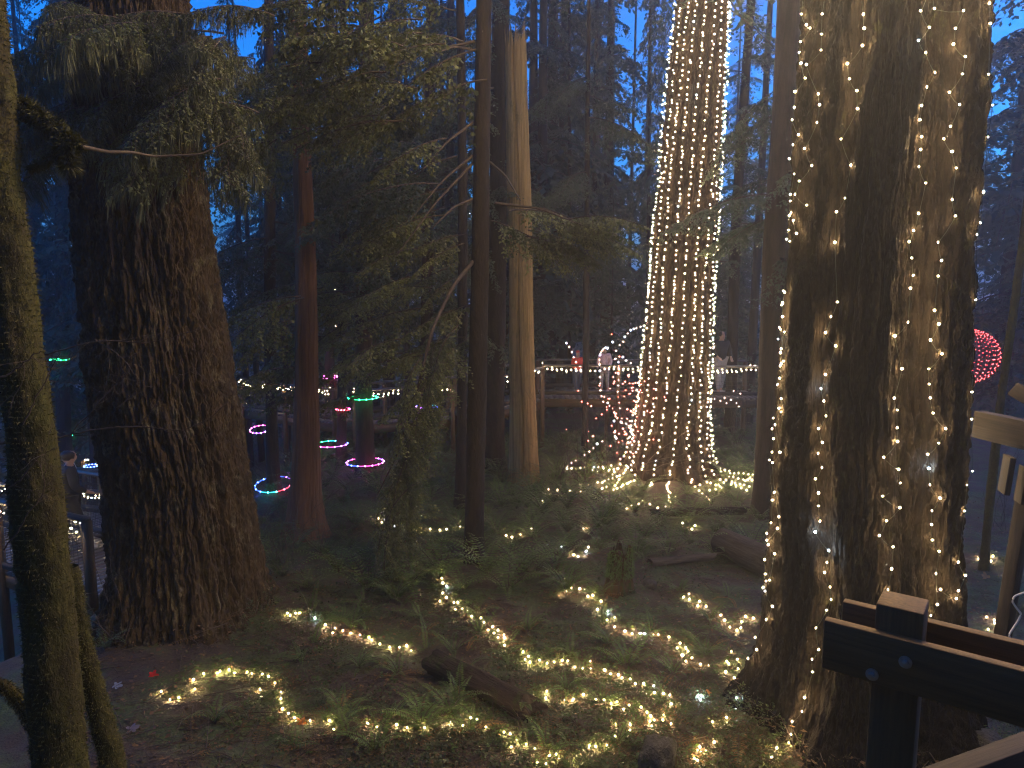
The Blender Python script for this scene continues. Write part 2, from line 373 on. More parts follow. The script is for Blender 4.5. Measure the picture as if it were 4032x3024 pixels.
small = [  # key, Y, pts, material, style, label
 ('a', 13.2, [(1062, 850, 46), (1064, 1300, 48), (1070, 1700, 50), (1078, 1930, 54)], 'brown', 'strip', 'thin brown trunk ringed by a rainbow hoop, beside the red cedar', 'brown_trunk_tree'),
 ('b', 14.6, [(1440, 500, 62), (1436, 1000, 66), (1432, 1500, 68), (1438, 1830, 74)], 'brown', 'strip', 'straight brown trunk carrying the large pink and blue hoop', 'brown_trunk_tree'),
 ('c', 15.5, [(1350, 600, 32), (1350, 1200, 34), (1345, 1800, 40)], 'brown', 'plain', 'thin trunk holding the pink hoop above a green and pink hoop', 'brown_trunk_tree'),
 ('d', 16.0, [(1690, 600, 46), (1682, 1200, 50), (1672, 1760, 56)], 'brown', 'strip', 'brown trunk behind the drooping mossy bough, carrying the small blue hoop', 'brown_trunk_tree'),
 ('e', 12.4, [(1815, 150, 34), (1822, 700, 36), (1822, 1300, 38), (1815, 1950, 44)], 'dark', 'plain', 'very thin dark trunk next to the speckled trunk', 'hemlock_tree'),
 ('f', 15.2, [(1968, 300, 72), (1960, 900, 74), (1950, 1500, 78), (1944, 1850, 84)], 'dark', 'strip', 'dark shaded cedar trunk just behind the bare snag', 'cedar_tree'),
 ('g', 16.3, [(2312, 700, 22), (2308, 1200, 24), (2303, 1700, 28)], 'dark', 'plain', 'thin pole-like trunk in front of the lit railing platform', 'pole_tree'),
 ('h', 12.0, [(3105, 50, 100), (3085, 500, 100), (3055, 950, 105), (3040, 1500, 115)], 'brown', 'strip', 'dark trunk between the densely lit tree and the broad rough trunk', 'cedar_tree'),
 ('i', 19.0, [(2958, 0, 34), (2930, 400, 36), (2895, 900, 40), (2880, 1500, 46)], 'dark', 'plain', 'thin leaning trunk against blue sky right behind the densely lit tree', 'leaning_tree'),
 ('j', 9.5, [(4026, 950, 34), (3995, 1200, 34), (3950, 1500, 36), (3925, 1700, 40)], 'mossbark', 'plain', 'thin curved mossy trunk beside the glowing red ball', 'maple_tree'),
 ('k', 22.0, [(2135, 700, 38), (2132, 1100, 40), (2128, 1500, 44)], 'brown', 'strip', 'slim trunk right behind the snag above the platform corner', 'far_cedar_tree'),
 ('l', 24.0, [(2175, 500, 44), (2170, 1000, 46), (2165, 1400, 50)], 'brown', 'strip', 'upright trunk standing behind the lit platform railing, thickest of a row of three', 'far_cedar_tree'),
 ('m', 25.0, [(2216, 500, 30), (2212, 1000, 32), (2206, 1400, 34)], 'brown', 'plain', 'slim trunk behind the lit railing near the pink hanging strand', 'far_cedar_tree'),
 ('n', 21.0, [(1540, 700, 40), (1535, 1200, 44), (1530, 1650, 48)], 'brown', 'strip', 'dim trunk behind the lit walkway rail left of the hanging bough', 'far_cedar_tree'),
 ('o', 20.0, [(1770, 900, 36), (1768, 1300, 38), (1765, 1650, 42)], 'brown', 'strip', 'dim trunk rising past the lit walkway, beyond the thin dark trunk', 'far_cedar_tree'),
 ('p', 23.0, [(240, 700, 50), (245, 1300, 54), (250, 1650, 60)], 'brown', 'strip', 'dim trunk with a green hoop above the stepped walkway', 'far_cedar_tree'),
 ('q', 19.5, [(1300, 900, 36), (1298, 1400, 38), (1294, 1700, 44)], 'brown', 'strip', 'dim trunk with the magenta hoop behind the red cedar', 'far_cedar_tree'),
]
SM = {}
for k_, Y, pts, mt, st, lb, nm in small:
    x0 = atY(pts[-1][0], pts[-1][1], Y)[0]; zg = float(gh(x0, Y))
    ap = axispath(Y, pts, zmin=zg - .3, top=max(9, Y * .8)); V = trunk_grid(ap, 40, 110, st, .3, .3, 4, ord(k_), .008, z0=zg)
    tree(k_, nm, lb, 'tree', V, M[mt]); SM[k_] = (Y, ap)

# mossy maple stems at the left edge
def fuzz(mb, V, n, ln, m=0, seed=0, zlo=None, down=.3):
    r = np.random.default_rng(seed); nl, na, _ = V.shape
    i = r.integers(1, nl - 2, n); j = r.integers(0, na, n)
    p = V[i, j]; c = V[i].mean(1); nrm = p - c; nrm /= np.linalg.norm(nrm, axis=1)[:, None] + 1e-9
    d = nrm + r.normal(0, .6, (n, 3)); d[:, 2] -= down; d /= np.linalg.norm(d, axis=1)[:, None]
    l = ln * r.uniform(.4, 1.3, n)[:, None]; sd = np.cross(d, r.normal(0, 1, (n, 3))); sd /= np.linalg.norm(sd, axis=1)[:, None]
    w = l * .13
    v = np.stack([p - sd * w, p + sd * w, p + d * l], 1).reshape(-1, 3)
    mb.add(v, np.arange(3 * n).reshape(-1, 3), m)
MT_Y = 4.0
Vmt = trunk_grid(axispath(MT_Y, [(-75, 0, 190), (-20, 500, 195), (42, 1008, 195), (95, 1500, 198), (141, 2016, 205), (190, 2500, 210), (233, 3000, 210)], zmin=-.3, top=7.5), 90, 260, 'plain', .2, .5, 4, 61, .016)
mt = tree('maple', 'maple_tree', 'leaning mossy maple trunk with bare twigs at the edge of the scene', 'tree', Vmt, M['mossbark'])
mb = MB(); fuzz(mb, Vmt - np.array(mt.location), 26000, .022, 0, 3); tag(link('moss', mb.mesh('moss', M['moss']), mt), kind='stuff')
V2 = trunk_grid(axispath(4.3, [(275, 2230, 62), (300, 2400, 72), (345, 2620, 84), (395, 2820, 92), (445, 3010, 100)], zmin=-.3), 40, 120, 'plain', .1, .3, 3, 66, .01)
V2 = V2[:, :, :]; st2 = tree('maple2', 'maple_sapling', 'thin leaning stem thick with green moss beside the maple trunk', 'tree', V2, M['mossbark'])
mb = MB(); fuzz(mb, V2 - np.array(st2.location), 9000, .02, 0, 4); tag(link('moss', mb.mesh('moss', M['moss']), st2), kind='stuff')

bvh_add(Vfir[::2, ::2]); bvh_add(Vrt[::2, ::2]); bvh_add(Vlt[::2, ::2]); BV.append((gv, gf))
off = 0; vv = []; ff = []
for v_, f_ in BV: vv.append(v_); ff.append(f_ + off); off += len(v_)
bvh = BVHTree.FromPolygons(np.concatenate(vv).tolist(), np.concatenate(ff).tolist())
def hit(px, py, out=.022):
    d = Vector(ray(px, py)).normalized(); loc, nrm, _, _ = bvh.ray_cast(Vector(CAM), d)
    if loc is None: return None
    if nrm.dot(d) > 0: nrm = -nrm
    return np.array(loc + nrm * out * .3 - d * out * .8)

# ------------------------------------------------------------------ conifer foliage
def leaves(mb, base, d, nrm, ln, wd, m=0):
    """diamond leaflets: arrays of base, direction, normal, length, width"""
    d = d / (np.linalg.norm(d, axis=1)[:, None] + 1e-9); s = np.cross(d, nrm); s /= np.linalg.norm(s, axis=1)[:, None] + 1e-9
    n = len(base); ln = np.broadcast_to(ln, (n,))[:, None]; wd = np.broadcast_to(wd, (n,))[:, None]
    mid = base + d * ln * .55; tip = base + d * ln; up = np.cross(s, d)
    v = np.stack([base, mid + s * wd + up * wd * .2, tip, mid - s * wd + up * wd * .2], 1).reshape(-1, 3)
    mb.add(v, np.arange(4 * n).reshape(-1, 4), m)
def bough_arrays(L, nt_, twig, leaf, wd, droop, seed, per=1.0, hang=.5):
    """returns stems [(pts, r)], leaf arrays; bough grows along +X, flat spray drooping"""
    r = np.random.default_rng(seed); S = np.linspace(0, 1, 14)
    wob = .06 * L * np.cumsum(r.normal(0, .35, 14)) * .3
    main = np.stack([S * L, wob, L * (.12 * S - droop * S ** 2)], 1)
    stems = [(main, np.linspace(.011 * L ** .5, .002, 14))]; B = []; D = []; Nn = []; LL = []
    for i in range(nt_):
        s = .1 + .9 * (i + r.uniform(0, 1)) / nt_; side = 1 if i % 2 else -1
        p0 = np.array([np.interp(s, S, main[:, k]) for k in range(3)])
        tl = twig * L * (1.05 - .75 * s) * r.uniform(.65, 1.25); ang = side * r.uniform(.6, 1.15)
        q = np.linspace(0, 1, 6); dirx, diry = math.cos(ang), math.sin(ang)
        pts = p0 + np.stack([q * tl * dirx, q * tl * diry, -hang * tl * q ** 1.6 + r.uniform(-.08, .12) * tl * q], 1)
        stems.append((pts, np.linspace(.0045, .0015, 6)))
        nl = max(4, int(tl / leaf * 2.6 * per)); t = np.sort(r.uniform(.04, 1.0, nl)); sd = np.where(np.arange(nl) % 2, 1, -1)
        bp = np.stack([np.interp(t, q, pts[:, k]) for k in range(3)], 1)
        ax = pts[-1] - pts[0]; ax /= np.linalg.norm(ax); lat = np.cross(ax, [0, 0, 1.0]); lat /= np.linalg.norm(lat)
        dd = ax[None] * r.uniform(.35, .9, nl)[:, None] + lat[None] * sd[:, None] * r.uniform(.5, 1, nl)[:, None]
        dd[:, 2] -= r.uniform(.0, .6, nl) * hang * 1.4
        sub = r.uniform(0, leaf * .9, nl)[:, None]
        for kk in (0, 1):
            jit = dd + r.normal(0, .28, dd.shape)
            bb = bp if kk == 0 else bp + dd / np.linalg.norm(dd, axis=1)[:, None] * sub
            B.append(bb); D.append(jit); Nn.append(np.tile([0, 0, 1.0], (nl, 1)) + r.normal(0, .35, (nl, 3))); LL.append(leaf * r.uniform(.6, 1.25, nl) * (1.1 - .4 * t))
    return stems, np.concatenate(B), np.concatenate(D), np.concatenate(Nn), np.concatenate(LL), wd
def bough_mesh(name, *a, mats=None, moss=0, **k):
    st, B, D, N_, LL, wd = bough_arrays(*a, **k); mb = MB()
    for p, r_ in st: mb.tube(p, r_, 4, 1)
    leaves(mb, B, D, N_, LL, LL * wd, 0)
    if moss:
        r = np.random.default_rng(a[6]); 
        for p, _ in st:
            n = int(moss * len(p)); t = r.uniform(0, 1, n); q = np.linspace(0, 1, len(p))
            bp = np.stack([np.interp(t, q, p[:, i]) for i in range(3)], 1)
            d = np.tile([0, 0, -1.0], (n, 1)) + r.normal(0, .12, (n, 3))
            leaves(mb, bp, d, r.normal(0, 1, (n, 3)), r.uniform(.05, .3, n), r.uniform(.002, .006, n), 2)
    return mb.mesh(name, mats or [M['needle'], M['twig'], M['hangmoss']])
NEAR = [bough_mesh('bough', 1.5, 34, .4, .075, .36, .32, 100 + i, per=.8, hang=.75) for i in range(5)]
MOSSY = [bough_mesh('bough', 1.7, 40, .36, .05, .34, .45, 200 + i, hang=.9, moss=7) for i in range(3)]
DROOP = [bough_mesh('bough', 2.2, 48, .34, .07, .33, .75, 300 + i, hang=1.1) for i in range(3)]
MIDB = [bough_mesh('bough', 2.4, 44, .4, .085, .32, .35, 400 + i, hang=.7, mats=[M['needle_far'], M['twig'], M['hangmoss']]) for i in range(4)]
NB = [0]
def put_bough(parent, pos, az, pitch, scale, meshes, roll=0.0):
    me = random.choice(meshes); NB[0] += 1
    o = link('bough', me, parent, Vector(pos) - Vector(parent.location), (roll, pitch, az), scale); return o
def bough_to(parent, px, py, Y, az, pitch, scale, meshes, back=.55):
    """bough whose middle shows at the pixel: starts back from it along its direction"""
    p = atY(px, py, Y); L = 1.5 * scale
    p = p - np.array([math.cos(az), math.sin(az), 0]) * L * back
    return put_bough(parent, p, az, pitch, scale, meshes, random.uniform(-.3, .3))

# near hemlock boughs catching the warm light (grown from the speckled hemlock and its neighbours)
near_spec = [  # px range, py range, Y range, count, az centre, meshes, parent
 (1080, 1700, 60, 520, 7.8, 9.4, 32, 3.4, NEAR, 'speckled'),
 (960, 1600, -120, 200, 7.5, 9.5, 15, 3.3, NEAR, 'speckled'),
 (900, 1250, 250, 700, 9.0, 10.4, 15, 3.2, NEAR, 'red'),
 (1250, 1650, 560, 900, 10.0, 11.5, 12, 3.4, MIDB, 'e'),
 (960, 1340, 1050, 1560, 9.4, 10.4, 28, 3.5, NEAR, 'red'),
 (1330, 1760, 800, 1450, 9.5, 11.5, 36, 3.6, NEAR, 'e'),
 (2060, 2400, 800, 960, 9.6, 10.8, 14, -.1, NEAR, 'speckled'),
 (300, 900, -60, 330, 6.2, 7.2, 18, 4.4, MOSSY, 'fir'),
 (150, 480, 120, 520, 6.6, 7.4, 9, 3.6, MOSSY, 'fir'),
 (480, 1000, 330, 480, 6.6, 7.3, 6, 4.9, MOSSY, 'fir'),
]
for x0, x1, y0, y1, Y0, Y1, n, az, ms, par in near_spec:
    for i in range(n):
        bx_, by_, bY = random.uniform(x0, x1), random.uniform(y0, y1), random.uniform(Y0, Y1)
        if par in ('red', 'e') and by_ > 540 and 1010 < bx_ < 1420: bY = random.uniform(11.4, 12.4)
        bough_to(TREES[par], bx_, by_, bY, az + random.uniform(-.7, .7), random.uniform(-.1, .45), random.uniform(.5, .95), ms)
# the long hanging mossy bough in front of the hoops
for i in range(16):
    t = i / 15; px = 1690 - 190 * t + random.uniform(-40, 40); py = 1280 + 720 * t
    bough_to(TREES['speckled'], px, py, 8.9 + random.uniform(-.3, .3), 3.9 + random.uniform(-.5, .5), .75 + random.uniform(-.2, .3), random.uniform(.4, .62), DROOP, .4)
pts = [atY(1880, 1010, 9.8), atY(1780, 1130, 9.4), atY(1700, 1300, 9.1), atY(1640, 1550, 9.0), atY(1560, 1800, 8.9), atY(1480, 1960, 8.9)]
mb = MB(); mb.tube(spline(np.array(pts) - np.array(TREES['speckled'].location), 30), np.linspace(.03, .008, 30), 6); link('limb', mb.mesh('limb', M['twig'], True), TREES['speckled'])
for (a, b2) in [((1880, 160), (1480, 300)), ((1880, 200), (1700, 215)), ((1865, 480), (1640, 700)), ((1865, 610), (1620, 860)), ((1865, 640), (1560, 1010)), ((1870, 780), (1700, 900)), ((1930, 640), (2050, 790)), ((1950, 800), (2300, 890))]:
    p0 = atY(*a, 9.8); p1 = atY(*b2, 9.3); mid = (p0 + p1) / 2 + np.array([0, 0, .08])
    mb = MB(); mb.tube(spline(np.array([p0, mid, p1]) - np.array(TREES['speckled'].location), 14), np.linspace(.022, .006, 14), 5); link('limb', mb.mesh('limb', M['twig'], True), TREES['speckled'])

# mid-distance trees get boughs too
def crown_on(key, n, zlo, zhi, L0, L1):
    Y, ap = SM[key]; a = np.array(ap); root = TREES[key]
    for i in range(int(n * .55)):
        z = random.uniform(zlo, zhi); x = np.interp(z, a[:, 2], a[:, 0]); az = random.uniform(0, 2 * math.pi)
        put_bough(root, (x, Y, z), az, random.uniform(-.05, .4), random.uniform(L0, L1), MIDB, random.uniform(-.3, .3))
for k_, n, a, b2 in [('a', 30, 3.2, 8), ('b', 36, 4.6, 9), ('c', 24, 4, 9), ('d', 34, 3.4, 9), ('f', 26, 4.5, 10), ('h', 18, 4.5, 8), ('i', 34, 3.5, 11), ('k', 40, 3.2, 13), ('l', 40, 3.6, 14), ('m', 34, 3.5, 14), ('n', 44, 3.2, 12), ('o', 44, 3.3, 12), ('p', 40, 2.5, 14), ('q', 40, 3.4, 12), ('g', 22, 4.4, 9)]:
    crown_on(k_, n, a, b2, .55, 1.1)

# far trees: shared crowns
def crown_mesh(seed, H, n, L0, zlo, leaf):
    r = np.random.default_rng(seed); mb = MB(); lib = [bough_arrays(1.0, 22, .42, leaf, .3, .4, seed * 10 + i, per=1.0, hang=.75) for i in range(4)]
    for i in range(n):
        z = zlo + (H - zlo) * r.uniform(0, 1) ** .9; L = L0 * (1.06 - z / H) ** .7 * r.uniform(.6, 1.2); az = r.uniform(0, 6.283); pt = r.uniform(-.05, .5)
        st, B, D, N_, LL, wd = lib[r.integers(4)]
        ca, sa, cp, sp_ = math.cos(az), math.sin(az), math.cos(pt), math.sin(pt)
        Rm = np.array([[ca, -sa, 0], [sa, ca, 0], [0, 0, 1]]) @ np.array([[cp, 0, sp_], [0, 1, 0], [-sp_, 0, cp]])
        o = np.array([0, 0, z]); keep = r.uniform(0, 1, len(B)) < .36
        mb.tube((st[0][0] * L) @ Rm.T + o, st[0][1] * L * 1.2, 3, 1)
        leaves(mb, (B[keep] * L) @ Rm.T + o, D[keep] @ Rm.T, N_[keep] @ Rm.T, LL[keep] * L * 1.35, LL[keep] * L * .4, 0)
    return mb.mesh('crown', [M['needle_far'], M['twig']])
CR = [crown_mesh(1, 26, 100, 3.4, 2.6, .09), crown_mesh(2, 30, 110, 3.8, 4.5, .09), crown_mesh(3, 22, 80, 3.0, 1.0, .09), crown_mesh(4, 28, 95, 3.4, 7.0, .09), crown_mesh(5, 24, 90, 4.2, 3.0, .09)]
mb = MB(); mb.tube([(0, 0, z) for z in np.linspace(-1, 27, 20)], np.linspace(.3, .04, 20), 9); FT = mb.mesh('trunk', M['brown'], True)
fr_ = random.Random(11); far = []
def pole_tree(px, y, r_):
    x = (px - 2016) / FPX * y; root = thing('pole_tree', 'slim dim pole-like trunk among the trees past the walkways', 'tree', 'slim trunks past the walkways', (x, y, gh(x, y)), fr_.uniform(0, 6))
    link('trunk', FT, root, None, (fr_.uniform(-.02, .02), fr_.uniform(-.02, .02), 0), (r_ / .3, r_ / .3, .8))
    if fr_.random() < .4: link('crown', CR[3], root, None, None, (.4, .4, .8))
for px in (965, 1010, 1110, 1165, 1255, 1385, 1480, 1585, 1625, 1740, 1800, 2250, 2345, 2420, 2480, 2540, 2860, 2975, 3160, 150, 330, 3960, 4010): pole_tree(px + fr_.uniform(-20, 20), fr_.uniform(20.5, 33), fr_.uniform(.07, .16))
for k in range(30):
    px = -150 + k * 150
    for y0, y1 in ((21.5, 27), (28, 38), (40, 64)):
        if 2800 < px < 3010 and y0 < 40: continue
        if fr_.random() < (.6 if y0 < 40 else .25): continue
        y = fr_.uniform(y0, y1); x = (px + fr_.uniform(-70, 70) - 2016) / FPX * y
        far.append((x, y))
def far_tree(x, y, label, group):
    root = thing('conifer_tree', label, 'tree', group, (x, y, gh(x, y)), fr_.uniform(0, 6))
    s_ = fr_.uniform(.8, 1.1); root.scale = (s_, s_, min(s_ * fr_.uniform(.85, 1.1), 25.0 / 30))
    link('trunk', FT, root); link('crown', fr_.choice(CR), root)
for x, y in far: far_tree(x, y, 'tall dim conifer in the forest beyond the walkways', 'conifers beyond the walkways')
for k in range(24):      # unseen forest behind the viewpoint, added to block sky light from there
    a_ = math.pi * (1.02 + .96 * k / 23) + fr_.uniform(-.05, .05); r_ = (7.0, 10, 15)[k % 3] + fr_.uniform(0, 2.5)
    far_tree(r_ * math.cos(a_), r_ * math.sin(a_), 'tall unseen conifer added behind the viewpoint to block sky light', 'conifers behind the viewpoint')
far_tree(9.5, 3.5, 'tall unseen conifer added behind the viewpoint to block sky light', 'conifers behind the viewpoint'); far_tree(-7.5, 3.0, 'tall unseen conifer added behind the viewpoint to block sky light', 'conifers behind the viewpoint')  # two more sky-blocking conifers added out of view, either side of the viewpoint
for i in range(46):
    y = fr_.uniform(21, 46); x = fr_.uniform(-.8, .85) * y
    if i < 10: y = fr_.uniform(21, 36); x = (fr_.uniform(2800, 3080) - 2016) / FPX * y
    root = thing('young_conifer', 'low bushy young conifer under the tall trees beyond the walkways', 'tree', 'young conifers under the tall trees', (x, y, gh(x, y)), random.uniform(0, 6)); s_ = random.uniform(.28, .42); root.scale = (s_ * 1.5, s_ * 1.5, s_)
    link('trunk', FT, root, scale=(.35, .35, .8)); link('crown', CR[2], root)
CRN = [crown_mesh(9, 28, 120, 3.4, 6.0, .038), crown_mesh(10, 28, 120, 3.4, 6.0, .038)]
for key, ci, z0, sx, sz in (('fir', 1, 5.0, 1.25, .64), ('right', 3, 8.6, 1.25, .62), ('maple', 2, 8.5, .9, .5), ('lit', 3, 5.5, 1.1, .64), ('speckled', 0, 7.6, 1.0, .6), ('red', 0, 6.8, 1.0, .62)):  # crowns mostly above the view, added to keep blue sky light off the foreground
    link('crown', CRN[ci % 2], TREES[key], (Vfir[-1].mean(0)[0] + 4 if key == 'fir' else .3, 0, z0), (0, 0, random.uniform(0, 6)), (sx, sx, sz))
# ------------------------------------------------------------------ light strands
def ico(r, sub=1):
    t = (1 + 5 ** .5) / 2
    v = np.array([(-1, t, 0), (1, t, 0), (-1, -t, 0), (1, -t, 0), (0, -1, t), (0, 1, t), (0, -1, -t), (0, 1, -t), (t, 0, -1), (t, 0, 1), (-t, 0, -1), (-t, 0, 1)], float); v /= np.linalg.norm(v[0])
    f = np.array([(0, 11, 5), (0, 5, 1), (0, 1, 7), (0, 7, 10), (0, 10, 11), (1, 5, 9), (5, 11, 4), (11, 10, 2), (10, 7, 6), (7, 1, 8), (3, 9, 4), (3, 4, 2), (3, 2, 6), (3, 6, 8), (3, 8, 9), (4, 9, 5), (2, 4, 11), (6, 2, 10), (8, 6, 7), (9, 8, 1)])
    return v * r, f
def bulbmesh(mat, r=.0062):
    v, f = ico(r); mb = MB(); mb.add(v, f); return mb.mesh('bulb', mat, True)
BM = {k: bulbmesh(BULB[k]) for k in ('warm', 'ground', 'cool', 'blush')}
BMR = {k: bulbmesh(BULB[k], .014) for k in RGB}
def strand(pts, label, group='strands of fairy lights', cool=.02, wire=True, kind='warm', single=True, br=.0085, name='light_strand', sag=.01, bright=False):
    pts = [p for p in pts if p is not None]
    if len(pts) < 2: return
    P = np.array(pts, float); base = P.mean(0); base[2] = P[:, 2].min()
    root = thing(name, label, 'string lights', group, base); Q = P - base
    if wire:
        mb = MB(); w = []
        for a, c in zip(Q[:-1], Q[1:]):
            w += [a, (a + c) / 2 - np.array([0, 0, sag])]
        w.append(Q[-1]); w = np.array(w); w[:, 2] -= .008
        mb.tube(w, .0022, 3); link('wire', mb.mesh('wire', M['wire']), root)
    if single:
        for q in Q: link('bulb', BM['cool' if random.random() < cool else kind], root, q, (random.random() * 3, random.random() * 3, 0), random.choice((.7, .8, .9, 1.0, 1.15)))
    else:
        v, f = ico(br); mb = MB()
        for q in Q: mb.add(v * random.uniform(.7, 1.25) + q, f, 1 if random.random() < cool else 0)
        tag(link('bulbs', mb.mesh('bulbs', [BULB['high' if bright else 'small'], BULB['small_cool']], True), root), kind='stuff')
    return root

# columns on the broad rough trunk
a = lambda p: Z(2688, 0, p); b_ = lambda p: Z(2688, 1008, p); c_ = lambda p: Z(2688, 2016, p)
colA = a([(785, -60), (770, 95), (800, 165), (830, 190), (780, 285), (740, 343), (770, 412), (795, 510), (718, 598), (700, 700), (712, 778), (755, 875), (705, 937), (680, 1025), (728, 1130), (670, 1260), (665, 1305), (665, 1405), (655, 1492), (630, 1545)]) + b_([(630, 222), (615, 303), (610, 393), (590, 463), (578, 540), (572, 603), (578, 712), (575, 790), (562, 835), (588, 985), (550, 1050), (537, 1127), (540, 1185), (548, 1265), (550, 1335), (565, 1580)]) + c_([(520, 65), (525, 135), (500, 210), (505, 310), (483, 398), (445, 487), (450, 440)])
colB = a([(915, -50), (905, 100), (915, 220), (912, 335), (820, 425), (875, 612), (875, 695), (865, 797), (790, 963), (835, 1078), (775, 1170), (742, 1260), (805, 1330), (707, 1378), (728, 1430), (760, 1513), (650, 1562)]) + b_([(675, 240), (655, 315), (650, 393), (635, 475), (662, 490), (605, 628), (660, 680), (630, 690), (655, 930), (642, 1005), (610, 1090), (645, 1265), (600, 1335), (605, 1520)]) + c_([(628, 25), (617, 103), (553, 183), (597, 270), (563, 440), (538, 510), (583, 600), (545, 693), (500, 822), (480, 882), (437, 952)])
colC = a([(1150, 0), (1160, 100), (1170, 187), (1140, 310), (1065, 412), (1070, 515), (1110, 600), (1110, 715), (1017, 903), (1085, 1073), (1045, 1288), (985, 1375), (980, 1570)]) + b_([(980, 296), (957, 393), (925, 497), (968, 580), (930, 768), (887, 858), (900, 935), (928, 1030), (873, 1117), (886, 1198), (873, 1278), (890, 1368), (867, 1440), (867, 1528), (870, 1615)]) + c_([(887, 53), (870, 130), (928, 237), (932, 323), (918, 390), (935, 482), (957, 563), (915, 630), (870, 737), (872, 873), (842, 948), (823, 1025), (783, 1193), (770, 1287), (705, 1352), (708, 1437), (685, 1490), (613, 1540), (585, 1615)])
colD = a([(1590, -20), (1575, 70), (1575, 180), (1547, 260), (1605, 345), (1617, 470), (1583, 565), (1565, 690), (1562, 778), (1560, 887), (1553, 977), (1540, 1085), (1545, 1190), (1528, 1380), (1500, 1490), (1490, 1573)]) + b_([(1497, 15), (1500, 125), (1452, 210), (1467, 415), (1388, 520), (1445, 733), (1372, 927), (1410, 1000), (1375, 1115), (1400, 1197), (1325, 1293), (1370, 1378), (1395, 1475), (1312, 1550), (1380, 1622)]) + c_([(1332, 57), (1285, 150), (1352, 228), (1327, 345), (1323, 497)])
colE = a([(1645, 60), (1830, 75), (1776, 190), (1760, 288), (1835, 370), (1818, 487), (1727, 600), (1787, 685), (1745, 820), (1707, 902), (1755, 988), (1775, 1090), (1730, 1298), (1743, 1405), (1663, 1577)]) + b_([(1652, 15), (1668, 130), (1650, 350), (1662, 437), (1622, 543), (1687, 632), (1605, 730), (1607, 828), (1608, 917), (1620, 1007), (1695, 1117), (1648, 1207), (1600, 1280), (1602, 1375), (1605, 1475), (1668, 1568), (1613, 1645)]) + c_([(1620, 73), (1622, 177), (1668, 250), (1642, 390), (1628, 595), (1605, 665)])
colF = a([(2050, 150), (2030, 493), (2028, 687), (1968, 893), (1988, 1250), (1960, 1447), (1957, 1515)]) + b_([(1913, 282), (1880, 880), (1860, 1050), (1850, 1388), (1858, 1483), (1838, 1648)]) + c_([(1780, 320), (1825, 405), (1785, 497), (1765, 562), (1665, 495)])
def hit_rt(px, py):
    # bulbs beyond the silhouette hang just off the bark
    for k in range(24):
        h = hit(px, py, random.choice((.04, .06, .08, .1, .13)))
        if h is not None and math.hypot(h[0] - 3.05, h[1] - RT_Y) < 1.9: return h
        px += 12 if px < 3440 else -12
    return hit(px, py)
lab = ['strand hanging down the shaded edge of the broad rough trunk, facing the dense-lit tree', 'second strand in from the edge of the broad rough trunk', 'strand down the middle of the mossy bark ridge on the broad rough trunk', 'strand beside the dark fissure of the broad rough trunk, reaching the railing post', 'strand over the bark beyond the dark fissure of the broad rough trunk', 'sparse strand along the edge of the broad rough trunk facing the red ball']
for cpts, lb in zip([colA, colB, colC, colD, colE, colF], lab):
    pts = [hit_rt(x, y) for x, y in cpts]; pts = [p for p in pts if p is not None]
    up = []; p = pts[0].copy(); ax = Vrt[-1].mean(0)
    for i in range(46):
        p = p + np.array([random.uniform(-.04, .04), random.uniform(-.02, .02), .14]); up.append(p.copy())
    strand(up[::-1] + pts, lb, 'strands on the broad trunk', .03, single=True)
# the densely lit tree: strands following the bark
def on_trunk(V, th, z, out=.045):
    zs = V[:, 0, 2]; i = int(np.clip(np.searchsorted(zs, z), 1, len(zs) - 1)); na = V.shape[1]; j = int(round(th / (2 * math.pi) * na)) % na
    c = V[i].mean(0); lo = max(0, i - 3); best = V[lo:i + 4, [(j - 1) % na, j, (j + 1) % na]].reshape(-1, 3)
    rad = np.max(np.hypot(best[:, 0] - c[0], best[:, 1] - c[1])) + out
    return np.array([c[0] + rad * math.cos(th), c[1] + rad * math.sin(th), z])
for k in range(14):  # extra-bright strands above the view, added to throw warm light on the boughs
    th0 = -3.7 + k * .22; q = [on_trunk(Vrt, th0 + .1 * math.sin(z * 1.3 + k) + random.uniform(-.05, .05), z, random.uniform(.04, .1)) for z in np.arange(6.6, 12.8, .13)]
    strand(q, 'unseen strand added high on the broad rough trunk to light the boughs', 'added strands high on the broad trunk', .03, single=False, br=.0095, bright=True)
NS = 12
for k in range(NS):
    th0 = -math.pi / 2 + (k - (NS - 1) / 2) / (NS - 1) * 3.5; pts = []; z = float(gh(3.2, 13.5)) + .02; th = th0; ph = random.uniform(0, 6); i = 0
    while z < 12.6:
        th = th0 + .05 * math.sin(z * .9 + ph) + random.uniform(-.035, .035); pts.append(on_trunk(Vlt, th, z)); z += random.uniform(.05, .17)
    # run out over the root onto the soil
    q = pts[0].copy(); root_pts = []
    for s in range(random.randint(2, 12)):
        q = q + np.array([math.cos(th0 + random.uniform(-.5, .5)), math.sin(th0 + random.uniform(-.3, .3)), 0]) * .1; q[2] = gh(q[0], q[1]) + .03; root_pts.append(q.copy())
    strand(root_pts[::-1] + pts, 'strand of warm fairy lights running up the densely lit trunk', 'strands on the densely lit trunk', .015, single=False, br=.0095)

